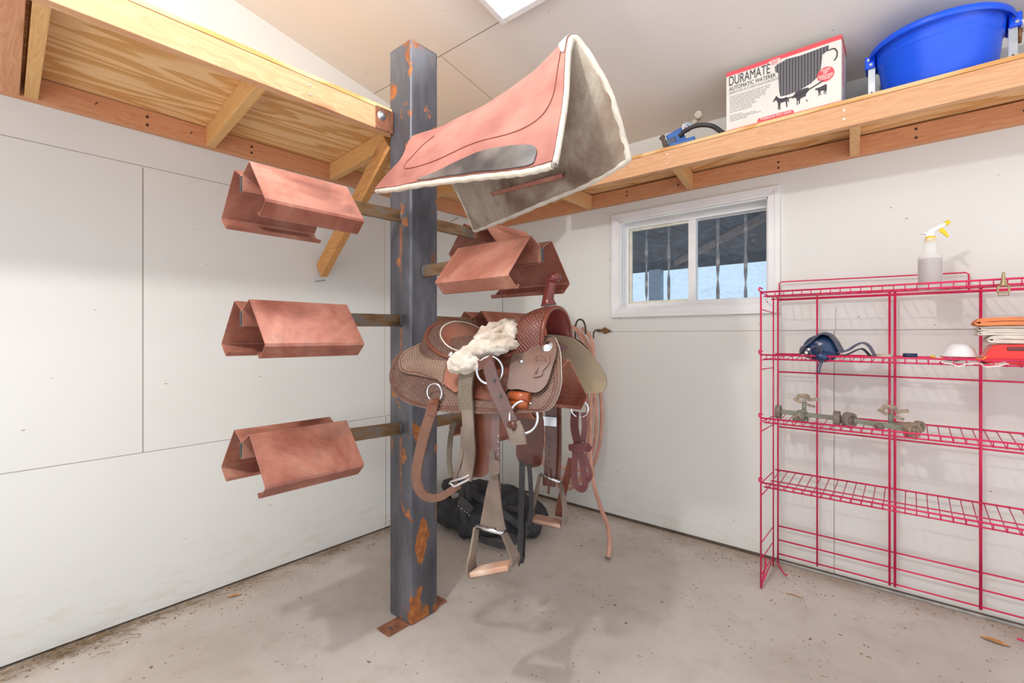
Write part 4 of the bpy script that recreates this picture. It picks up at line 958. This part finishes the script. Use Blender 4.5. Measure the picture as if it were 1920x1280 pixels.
# red container and cloths
m=MB(); 
rc=thing('red_container','red translucent plastic container with a handle slot on the second rack shelf','container',(2.87,-.28,1.12))
ol=spl2([(2.765,1.118),(2.762,1.150),(2.775,1.178),(2.80,1.188),(3.0,1.19),(3.05,1.18),(3.05,1.118)],3)
build('container_body',MB().prism(ol,lambda a,b,t:(a,-.20 if t else -.355,b)),M['redbox'],rc,bevel=.010,seg=3)
build('handle_recess',MB().box((2.815,-.359,1.166),(2.98,-.352,1.180)),M['strapm'],rc,bevel=.003)
def cloth(name,mat,x0,x1,z0,h,label,lay=2,dx=.0,dy=0):
    th=h/(2*lay)*.92; pts=[]; n=lay*2
    m=MB(); path=[]
    for k_ in range(n):
        zz=z0+h*(k_+.5)/n; w0=x0+.008*math.sin(k_*2+x0*9); 
        xs=[x1,w0+.012] if k_%2==0 else [w0+.012,x1]
        path+= [(xs[0],0,zz),((xs[0]+xs[1])/2,0,zz+.002*math.sin(k_*3)),(xs[1],0,zz)]
        if k_<n-1 and k_%2==0: path+=[(w0,0,zz+h/n/2)]
        elif k_<n-1: path+=[(x1+.01,0,zz+h/n/2)]
    P=spl(path,4); top=[];bot=[]
    for i,p in enumerate(P):
        t=(P[min(i+1,len(P)-1)]-P[max(i-1,0)]);
        if t.length<1e-6: t=Vector((1,0,0))
        t.normalize(); nn=Vector((-t.z,0,t.x)); 
        ys=[-.335+dy+.16*q/6 for q in range(7)]
        top.append([Vector((p.x,y,p.z+.0015*math.sin(y*40+p.x*30)))+nn*th/2 for y in ys]); bot.append([Vector((p.x,y,p.z+.0015*math.sin(y*40+p.x*30)))-nn*th/2 for y in ys])
    m.slab(top,bot); o=build(name,m,mat,loc=((x0+x1)/2,-.26,z0)); tag(o,label,'cloth',None); return o
cloth('folded_towel',M['towel'],2.775,3.02,1.192,.030,'folded white towel lying directly on the red container',1)
cloth('folded_towel',M['towel'],2.748,3.02,1.223,.034,'thick folded white towel in the middle of the cloth stack',2)
cloth('folded_chamois',M['otowel'],2.742,3.02,1.260,.030,'folded orange chamois cloth on top of the cloth stack',1,dy=-.02)
# clip hanging from the top shelf
cl=thing('spring_snap','tarnished brass spring snap hooked on the front wire of the top shelf','snap hook',(2.80,-.385,1.39))
cx,cz=2.803,1.395
build('snap_body',MB().lathe([(.003,.062),(.005,.05),(.006,.035),(.010,.018),(.012,.012)],(cx,-.384,cz),14),M['brass'],cl)
build('snap_loop',MB().tube([(cx-.015,-.384,cz-.012),(cx-.014,-.384,cz+.008),(cx,-.384,cz+.016),(cx+.014,-.384,cz+.008),(cx+.015,-.384,cz-.012),(cx,-.384,cz-.014)],.0036,8,closed=True),M['brass'],cl)
build('wire_ring',MB().tube([(cx-.013,-.384,cz-.012),(cx-.014,-.384,cz-.025),(cx+.014,-.384,cz-.025),(cx+.013,-.384,cz-.012)],.0016,6),M['rustiron'],cl)
# sprinklers
def wheel(c,r,w,ax):
    c=Vector(c);ax=Vector(ax).normalized(); m=MB()
    m.lathe([(r*.35,-w/2),(r*.9,-w/2),(r,-w/2+.003),(r,w/2-.003),(r*.9,w/2),(r*.62,w/2),(r*.58,w/2-.006),(r*.3,w/2-.006),(r*.26,w/2),(0,w/2)],c,24,ax)
    e1=ax.orthogonal().normalized();e2=ax.cross(e1)
    for i in range(18):
        a=2*PI*i/18; p=c+(e1*math.cos(a)+e2*math.sin(a))*r; m.beam(p-ax*w*.48,p+ax*w*.48,.005,.004,up=(e1*math.cos(a)+e2*math.sin(a)))
    return m
def sprinkler(name_label,A,B,hub,head,kind):
    s_=thing('lawn_sprinkler',name_label,'sprinkler',((A[0]+B[0])/2,A[1],.81))
    A=Vector(A);B=Vector(B)
    build('base_bar',MB().beam(A,B,.022,.020),M['sprk'],s_,bevel=.003)
    return s_
zs=.825
s1=sprinkler('dusty green wheeled sprinkler nearest the left end of the third rack shelf',(2.045,-.25,.848),(2.275,-.25,.840),0,0,0)
build('wheel',wheel((2.04,-.25,.846),.030,.024,(1,0,0)),M['wheel'],s1); build('wheel',wheel((2.280,-.25,.838),.034,.026,(1,0,0)),M['wheel'],s1)
build('hub',MB().lathe([(0,-.03),(.02,-.03),(.022,.0),(.030,.03),(.030,.035),(0,.035)],(2.135,-.27,.834),20,(0,1,0)).box((2.105,-.28,.806),(2.165,-.23,.826)),M['sprk'],s1,bevel=.002)
build('hose_inlet',MB().lathe([(.006,.006),(.014,.006),(.015,.0)],(2.135,-.302,.836),20,(0,-1,0)).cyl((2.135,-.300,.836),(2.135,-.303,.836),.006),M['sprkd'],s1)
def head(c,s_,flip=1):
    x,y,z=c
    m=MB().cyl((x,y,z-.045),(x,y,z-.0),.009,12).cyl((x,y,z-.055),(x,y,z-.04),.016,12,.010); build('riser',m,M['sprk'],s_)
    m=MB().beam((x-flip*.044,y-.01,z+.014),(x-flip*.012,y-.01,z-.004),.010,.012).prism(spl2([(-.036,.010),(-.026,.034),(.012,.036),(.022,.026),(.028,.004),(.016,.006),(.010,.022),(-.014,.020),(-.026,.006)],2),lambda a,b,t:(x+flip*a,y+(.008 if t else -.008),z+b)); build('impact_arm',m,M['sprkd'],s_,bevel=.0015)
    m=MB().tube([(x+.012*math.cos(i*.8),y+.012*math.sin(i*.8),z-.008+i*.0013) for i in range(28)],.0015,5).beam((x+flip*.03,y,z+.012),(x+flip*.06,y,z+.018),.012,.014).beam((x+flip*.01,y,z-.012),(x+flip*.045,y,z-.020),.006,.012).beam((x,y,z),(x,y,z+.03),.014,.012); build('spring_nozzle',m,M['sprkd'],s_)
head((2.150,-.25,.905),s1)
s2=sprinkler('dusty tan wheeled sprinkler to the right on the third rack shelf',(2.345,-.25,.838),(2.555,-.30,.828),0,0,0)
build('wheel',wheel((2.325,-.235,.834),.034,.028,(.8,-.6,0)),M['wheel'],s2); build('wheel',wheel((2.545,-.318,.828),.032,.030,(.75,-.66,0)),M['sprkd'],s2); build('wheel',wheel((2.568,-.21,.832),.022,.02,(.75,-.66,0)),M['sprkd'],s2)
build('side_bar',MB().beam((2.47,-.265,.838),(2.568,-.215,.838),.022,.018),M['sprkd'],s2,bevel=.002)
build('hub',MB().lathe([(0,-.02),(.014,-.02),(.016,0),(0,.012)],(2.435,-.295,.826),16,(-.3,-1,0)),M['wheel'],s2)
head((2.475,-.27,.885),s2)
# ------------------------------------------------------------------ things on the window-wall shelf
ST=2.2165
bxx=thing('cardboard_box','white and red cardboard box of an automatic waterer on the shelf','box',(2.08,-.33,ST))
X0,X1,Y0,Y1,Z0,Z1=1.842,2.312,-.415,-.235,ST+.0005,2.522
build('carton',MB().box((X0,Y0,Z0),(X1,Y1,Z1)),M['card'],bxx,bevel=.002)
build('side_panel',MB().box((X1,Y0+.004,Z0+.002),(X1+.0012,Y1,Z1-.004)),M['cardside'],bxx)
def pr(pts,d,mat,name,th=.0006):
    # printed shape on the front face; pts in face fractions (0..1, 0..1)
    m=MB().prism([(X0+(X1-X0)*a,Z0+(Z1-Z0)*b) for a,b in pts],lambda a,b,t:(a,Y0-d-(th if t else 0),b)); return build(name,m,mat,bxx)
pr([(0,.935),(1,.935),(1,1),(0,1)],0,M['cardr'],'red_band'); pr([(0,0),(1,0),(1,.065),(0,.065)],0,M['cardr'],'red_band')
m=MB().box((X1+.001,Y0,Z1-.02),(X1+.003,Y1,Z1)).box((X1+.001,Y0+.05,Z0+.10),(X1+.003,Y0+.06,Z1)); build('red_side_edge',m,M['cardr'],bxx)
pr(spl2([(.30,.065),(.30,.10),(.31,.125),(.45,.125),(.60,.125),(.62,.10),(.62,.065)],1),.0,M['cardr'],'red_banner')
def text(s_,fx,fz,h,mat,fw,name='lettering',bold=.02):
    # lettering as a thin mesh, cap height h, stretched to the width fw (fraction of the face)
    c=bpy.data.curves.new('letters','FONT'); c.body=s_; c.size=1; c.extrude=.004; c.offset=bold; o=bpy.data.objects.new('letters',c); COL.objects.link(o)
    dg=bpy.context.evaluated_depsgraph_get(); me=bpy.data.meshes.new_from_object(o.evaluated_get(dg)); bpy.data.objects.remove(o)
    x0=min(v.co.x for v in me.vertices); x1=max(v.co.x for v in me.vertices); z0=0; z1=.69
    W_=(X1-X0)*fw; L0=WM[bxx.name].inverted()
    for v in me.vertices:
        v.co=L0@Vector((X0+(X1-X0)*fx+(v.co.x-x0)/(x1-x0)*W_,Y0-.0018+v.co.z*.05,Z0+(Z1-Z0)*fz+v.co.y/z1*h))
    me.materials.clear(); me.materials.append(mat); ob=bpy.data.objects.new(name,me); COL.objects.link(ob); ob.parent=bxx; WM[ob.name]=WM[bxx.name]; return ob
text('DURAMATE',.03,.775,.045,M['ink'],.385,bold=.0)
text('AUTOMATIC WATERER',.03,.692,.0185,M['ink'],.435,bold=.0)
text('ABREUVOIR AUTOMATIQUE DURAMATE',.03,.635,.0125,M['inkl'],.46,bold=0)
text('Professional Farm Grade',.33,.083,.0125,M['card'],.27,bold=.01)
random.seed(3)
m=MB()
for i in range(15):
    zz=.590-i*.028; L_=[.42,.40,.37,.34,.36,.3,.26,.28,.22,.24,.30,.16,.26,.33,.20][i]
    if i==10: continue
    x=.035
    while x<L_:
        w0=random.uniform(.012,.035); m.box((X0+(X1-X0)*x,Y0-.0008,Z0+(Z1-Z0)*zz),(X0+(X1-X0)*(x+w0),Y0-.0001,Z0+(Z1-Z0)*(zz+.008))); x+=w0+.005
build('small_print',m,M['inkd'],bxx)
tub=[(.455,.845),(.475,.87),(.52,.885),(.56,.905),(.68,.89),(.88,.905),(.905,.905),(.90,.83),(.855,.80),(.84,.60),(.82,.50),(.76,.43),(.66,.375),(.56,.36),(.505,.37),(.495,.45),(.485,.74),(.462,.76)]
pr(tub,.0001,M['rib'],'printed_waterer')
def prt(pts,r,mat,name,d=.0008):
    P=spl([(X0+(X1-X0)*a,Y0-d,Z0+(Z1-Z0)*b) for a,b in pts],6); return build(name,MB().tube(P,r,6),mat,bxx)
prt([(.90,.83),(.945,.83),(.968,.77),(.965,.70),(.945,.66)],.0028,M['ink'],'printed_hose')
prt([(.50,.325),(.58,.31),(.68,.32),(.78,.37),(.86,.42)],.0028,M['ink'],'printed_hose')
def ell(cx,cz,rx,rz,n=28): return [(cx+rx*math.cos(2*PI*i/n),cz+rz*math.sin(2*PI*i/n)) for i in range(n)]
pr(ell(.88,.50,.068,.105),.001,M['cardr'],'red_disc')
text('INCLUDES',.845,.552,.009,M['card'],.07); text('18"',.862,.508,.011,M['card'],.036); text('FEMALE HOSE',.823,.465,.010,M['card'],.114); text('ATTACHMENT',.835,.428,.009,M['card'],.09)
pr(ell(.455,.925,.062,.045),.0006,M['card'],'logo_oval'); prt([(.395,.925),(.42,.955),(.455,.965),(.49,.955),(.515,.925),(.49,.895),(.455,.885),(.42,.895),(.395,.925)],.0008,M['cardr'],'logo_ring',.0013)
text('LITTLE',.425,.932,.008,M['cardr'],.06); text('GIANT',.428,.900,.008,M['cardr'],.054)
def animal(x,z,s_,kind):
    if kind=='horse': pts=[(0,.62),(.05,.72),(.16,.86),(.20,.98),(.26,.88),(.40,.72),(.55,.66),(.85,.68),(.95,.60),(1.0,.40),(.96,.25),(.92,.44),(.90,.50),(.88,.30),(.90,.02),(.84,.02),(.80,.30),(.78,.42),(.60,.40),(.48,.40),(.46,.20),(.48,.0),(.42,.0),(.40,.25),(.38,.0),(.32,.0),(.32,.40),(.26,.56),(.20,.68),(.10,.62),(.04,.58)]
    elif kind=='cow': pts=[(0,.48),(.04,.58),(.10,.70),(.18,.76),(.24,.88),(.5,.92),(.8,.94),(1.0,.92),(1.03,.6),(1.0,.3),(.98,.5),(.94,.4),(.93,.05),(.87,.05),(.86,.35),(.80,.42),(.55,.36),(.50,.30),(.48,.02),(.42,.02),(.42,.28),(.36,.24),(.34,0),(.29,0),(.30,.3),(.26,.44),(.16,.54),(.08,.5)]
    else: pts=[(0,.70),(.03,.78),(.12,.84),(.22,.80),(.5,.84),(.85,.94),(1.0,.92),(1.02,.5),(.98,.32),(.96,.02),(.91,.02),(.90,.34),(.84,.3),(.80,.04),(.75,.04),(.76,.42),(.5,.46),(.48,.3),(.54,.05),(.49,.04),(.40,.3),(.34,.0),(.29,.0),(.30,.44),(.22,.62),(.10,.66)]
    pr([(x+a*s_*.6,z+b*s_) for a,b in pts],.0006,M['ink'],'printed_'+kind)
animal(.44,.175,.235,'horse'); animal(.605,.17,.23,'cow'); animal(.795,.21,.155,'calf')
pr([(.72,.235),(.725,.30),(.745,.33),(.755,.28),(.75,.22),(.735,.19)],.0016,M['card'],'printed_patch')
# blue tub
tb=thing('plastic_tub','large blue plastic feed tub with metal hanger brackets on the shelf','tub',(2.625,-.235,ST))
cx,cy=2.625,-.232
build('tub_wall',MB().lathe([(0,.002),(.168,.002),(.175,.010),(.192,.170),(.196,.176),(.199,.182),(.204,.235),(.222,.236),(.2265,.232),(.2265,.215),(.2285,.215),(.229,.238),(.224,.244),(.203,.244),(.190,.180),(.17,.014),(0,.012)],(cx,cy,ST),72),M['blue'],tb)
for s_ in(-1,1):
    a=math.radians(0); m=MB()
    x=cx+s_*.222; m.box((x-.018,cy-.045,ST+.185),(x+.018,cy+.045,ST+.238)); build('hanger_lug',m,M['blue'],tb,bevel=.004)
    xs_=x-s_*.006; m=MB().box((xs_-.013,cy-.034,ST+.03 if s_>0 else ST+.001),(xs_+.013,cy-.031,ST+.19)); hbk=build('hanger_bracket',m,M['zinc'],tb,bevel=.001); build('bolt_hole',MB().cyl((xs_,cy-.0355,ST+.08),(xs_,cy-.0335,ST+.08),.004),M['ink'],hbk)
    
    for dx_,zz in((-.004,.222),(.004,.20)): build('rivet',MB().cyl((x+dx_,cy-.047,ST+zz),(x+dx_,cy-.044,ST+zz),.006),M['zinc'],tb)
# valve / pump head
vv=thing('float_valve','blue plastic float valve with round metal fitting on the shelf left of the box','valve',(1.57,-.34,ST))
def rb(c,d,e,rot):
    m=MB().box(tuple(-x/2 for x in d),tuple(x/2 for x in d)); R=Euler(rot).to_matrix(); m.v=[R@v+Vector(c) for v in m.v]; return m
build('valve_body',rb((1.565,-.34,2.292),(.085,.07,.075),0,(0,math.radians(-22),.25)),M['valve'],vv,bevel=.005)
build('valve_base',rb((1.60,-.34,2.250),(.13,.075,.04),0,(0,math.radians(-8),.25)),M['valve'],vv,bevel=.004)
m=rb((1.55,-.378,2.275),(.05,.012,.03),0,(0,math.radians(-20),.25)); m.v=m.v; build('valve_slot',m,M['navyp'],vv,bevel=.002)
fc=Vector((1.628,-.36,2.335)); ax=Vector((.35,-.9,-.25)).normalized()
build('round_fitting',MB().lathe([(0,-.03),(.024,-.03),(.026,0),(.027,.006),(.021,.008),(.020,.002),(.012,.002),(.011,.012),(0,.013)],fc,28,ax),M['zinc'],vv)
build('pipe_elbow',MB().cyl(fc+Vector((.01,.03,.01)),(1.675,-.31,2.395),.016,14).lathe([(0,-.014),(.019,-.014),(.020,.014),(.012,.016),(0,.010)],(1.680,-.335,2.392),20,(.2,-.9,-.2)),M['cream'],vv)
build('black_hose',MB().tube(spl([(1.595,-.375,2.293),(1.64,-.385,2.312),(1.70,-.38,2.318),(1.76,-.37,2.30),(1.80,-.35,2.265),(1.83,-.33,2.235)],6),.0115,10),M['black'],vv)
build('frayed_wrap',MB().tube(spl([(1.475,-.34,2.318),(1.492,-.35,2.326),(1.498,-.36,2.30),(1.508,-.355,2.26),(1.53,-.35,2.235)],6),.010,10).tube(spl([(1.48,-.35,2.32),(1.51,-.37,2.29),(1.525,-.36,2.24)],6),.008,10),M['strapg'],vv)
# hoses at right end and green bit
gh=thing('garden_hose','green garden hose with white and brass couplings behind the blue tub','hose',(2.9,-.25,ST))
build('hose_tube',MB().tube(spl([(2.93,-.26,2.43),(3.0,-.25,2.44),(3.12,-.24,2.42),(3.25,-.22,2.36),(3.35,-.2,2.25)],6),.013,10),M['green'],gh)
build('coupling',MB().cyl((2.862,-.27,2.405),(2.895,-.265,2.415),.015,16),M['whitep'],gh); build('coupling_nut',MB().cyl((2.895,-.265,2.415),(2.93,-.26,2.43),.0165,12),M['brass'],gh)
build('elbow',MB().cyl((2.862,-.25,2.41),(2.859,-.235,2.35),.008,12),M['rustiron'],gh)
build('hose_tube',MB().tube(spl([(2.855,-.05,2.23),(2.6,-.035,2.235),(2.40,-.06,2.25),(2.36,-.12,2.24)],6),.012,10),M['green'],gh)
# ------------------------------------------------------------------ nails in the wall, leaves, litter
m=MB().cyl((0,-1.585,1.525),(.030,-1.545,1.533),.0016,8).cyl((.030,-1.545,1.533),(.032,-1.543,1.534),.004,8); o=build('nail',m,M['iron'],loc=(0,-1.585,1.525)); tag(o,'bent nail in the left wall just below the diagonal brace','nail')
m=MB().cyl((0,-.56,2.05),(.035,-.53,2.075),.002,8).cyl((.035,-.53,2.075),(.037,-.528,2.076),.005,8); o=build('nail',m,M['iron'],loc=(0,-.56,2.05)); tag(o,'nail in the left wall seen just right of the post','nail')
def leaf(c,L,w,ang,label,tilt=.1):
    m=MB(); rows=[];n=10
    for i in range(n+1):
        t=i/n; ww=w*math.sin(PI*min(t*1.02,1))**.8*.5+.0006; z=.004+.012*math.sin(t*PI)*tilt*8
        p=Vector((c[0]+math.cos(ang)*L*(t-.5),c[1]+math.sin(ang)*L*(t-.5),c[2]+z*.5)); s_=Vector((-math.sin(ang),math.cos(ang),0))
        rows.append([p-s_*ww+Vector((0,0,.002)),p,p+s_*ww+Vector((0,0,.002))])
    lo=[[q-Vector((0,0,.0008)) for q in r] for r in rows]; m.slab(rows,lo); o=build('dry_leaf',m,M['leaf'],loc=c); tag(o,label,'leaf')
leaf((2.798,-0.209,0),.085,.03,-.15,'large tan dry leaf on the floor near the right edge')
leaf((2.125,-0.343,0),.07,.008,.0,'thin curled dry leaf on the floor in front of the pink rack')
leaf((0.119,-2.035,0),.06,.018,1.2,'small brown dry leaf on the floor against the left wall')
random.seed(11)
m=MB()
def chip(x,y,s_,h=.003):
    a=random.uniform(0,PI); e=random.uniform(.3,.7); n=5; pts=[(x+math.cos(a)*math.cos(t)*s_-math.sin(a)*math.sin(t)*s_*e,y+math.sin(a)*math.cos(t)*s_+math.cos(a)*math.sin(t)*s_*e) for t in [2*PI*i/n+random.uniform(-.4,.4) for i in range(n)]]
    m.prism(pts,lambda p,q,t:(p,q,.0002+(random.uniform(.3,1)*h if t else 0)))
for i in range(900):
    if random.random()<.5: x=abs(random.gauss(.02,.10)); y=random.uniform(-3.0,-.1); 
    else: x=random.uniform(.1,3.4); y=-abs(random.gauss(.05,.16))
    c=mnoise.noise(Vector((x*3,y*3,1)))
    if c<-.05: continue
    chip(x+.004,y-.02,random.uniform(.002,.006),.003)
for i in range(620):
    x=random.uniform(.3,3.4);y=random.uniform(-2.6,-.2)
    if mnoise.noise(Vector((x*2.2,y*2.2,4)))<-.02: continue
    chip(x,y,random.choice((.002,.003,.004,.006,.009)),.002)
for i in range(150):
    x=abs(random.gauss(.02,.05))+.01; y=random.gauss(-2.60,.16); a=random.uniform(1.0,2.1); L_=random.uniform(.02,.07)
    m.tube([(x,y,.004),(x+math.cos(a)*L_*.5,y+math.sin(a)*L_*.5,.010),(x+math.cos(a)*L_,y+math.sin(a)*L_,.004)],.0009,4)
for i in range(120):
    x=abs(random.gauss(.01,.03))+.008; y=random.uniform(-2.4,-.9); a=random.gauss(1.5,.4); L_=random.uniform(.02,.08)
    m.tube([(x,y,.003),(x+math.cos(a)*L_*.5,y+math.sin(a)*L_*.5,.006),(x+math.cos(a)*L_,y+math.sin(a)*L_,.003)],.0007,4)
o=build('floor_litter',m,M['straw']); o['kind']='stuff'; o['label']='straw, dirt crumbs and bark litter scattered on the concrete floor'; o['category']='litter'
# ------------------------------------------------------------------ light, world, camera
w=bpy.data.worlds.new('daylight'); SC.world=w; w.use_nodes=True; nt=w.node_tree; bg=nt.nodes['Background']; bg.inputs[1].default_value=1.0
tc=nt.nodes.new('ShaderNodeTexCoord'); sx=nt.nodes.new('ShaderNodeSeparateXYZ'); nt.links.new(tc.outputs['Generated'],sx.inputs[0])
rp=nt.nodes.new('ShaderNodeValToRGB'); mr=nt.nodes.new('ShaderNodeMapRange'); mr.inputs[1].default_value=-.4; mr.inputs[2].default_value=.6
nt.links.new(sx.outputs[1],mr.inputs[0]); nt.links.new(mr.outputs[0],rp.inputs[0])
rp.color_ramp.elements[0].color=(.75,.76,.785,1); rp.color_ramp.elements[1].color=(.42,.56,.70,1); m2=nt.nodes.new('ShaderNodeMapRange'); m2.inputs[1].default_value=.05; m2.inputs[2].default_value=-.35; m2.inputs[3].default_value=1.; m2.inputs[4].default_value=1.9
nt.links.new(sx.outputs[2],m2.inputs[0]); nt.links.new(m2.outputs[0],bg.inputs[1]); nt.links.new(rp.outputs[0],bg.inputs[0])
ld=bpy.data.lights.new('ceiling_lamp','AREA'); ld.shape='RECTANGLE'; ld.size=.25; ld.size_y=1.1; ld.energy=2.5; ld.color=(1,.98,.96)
lo=bpy.data.objects.new('ceiling_lamp',ld); COL.objects.link(lo); lo.location=onceil(1.34,-1.836,.06); lo.rotation_euler=(math.atan(-.19),0,0)
ld=bpy.data.lights.new('bare_bulb','POINT'); ld.shadow_soft_size=.055; ld.energy=58; ld.color=(1,.98,.96)
lo=bpy.data.objects.new('bare_bulb',ld); COL.objects.link(lo); lo.location=(1.75,-3.25,2.85)
cd=bpy.data.cameras.new('camera'); cam=bpy.data.objects.new('camera',cd); COL.objects.link(cam)
cam.location=(2.541,-2.890,1.22); cam.rotation_euler=(PI/2,0,math.atan2(.6449,.7643)); cd.sensor_width=36; cd.lens=886/1920*36; cd.shift_y=-10/1920; cd.clip_start=.02
SC.camera=cam
SC.view_settings.view_transform='Standard'; SC.view_settings.look='None'; SC.view_settings.gamma=1; SC.view_settings.exposure=.66
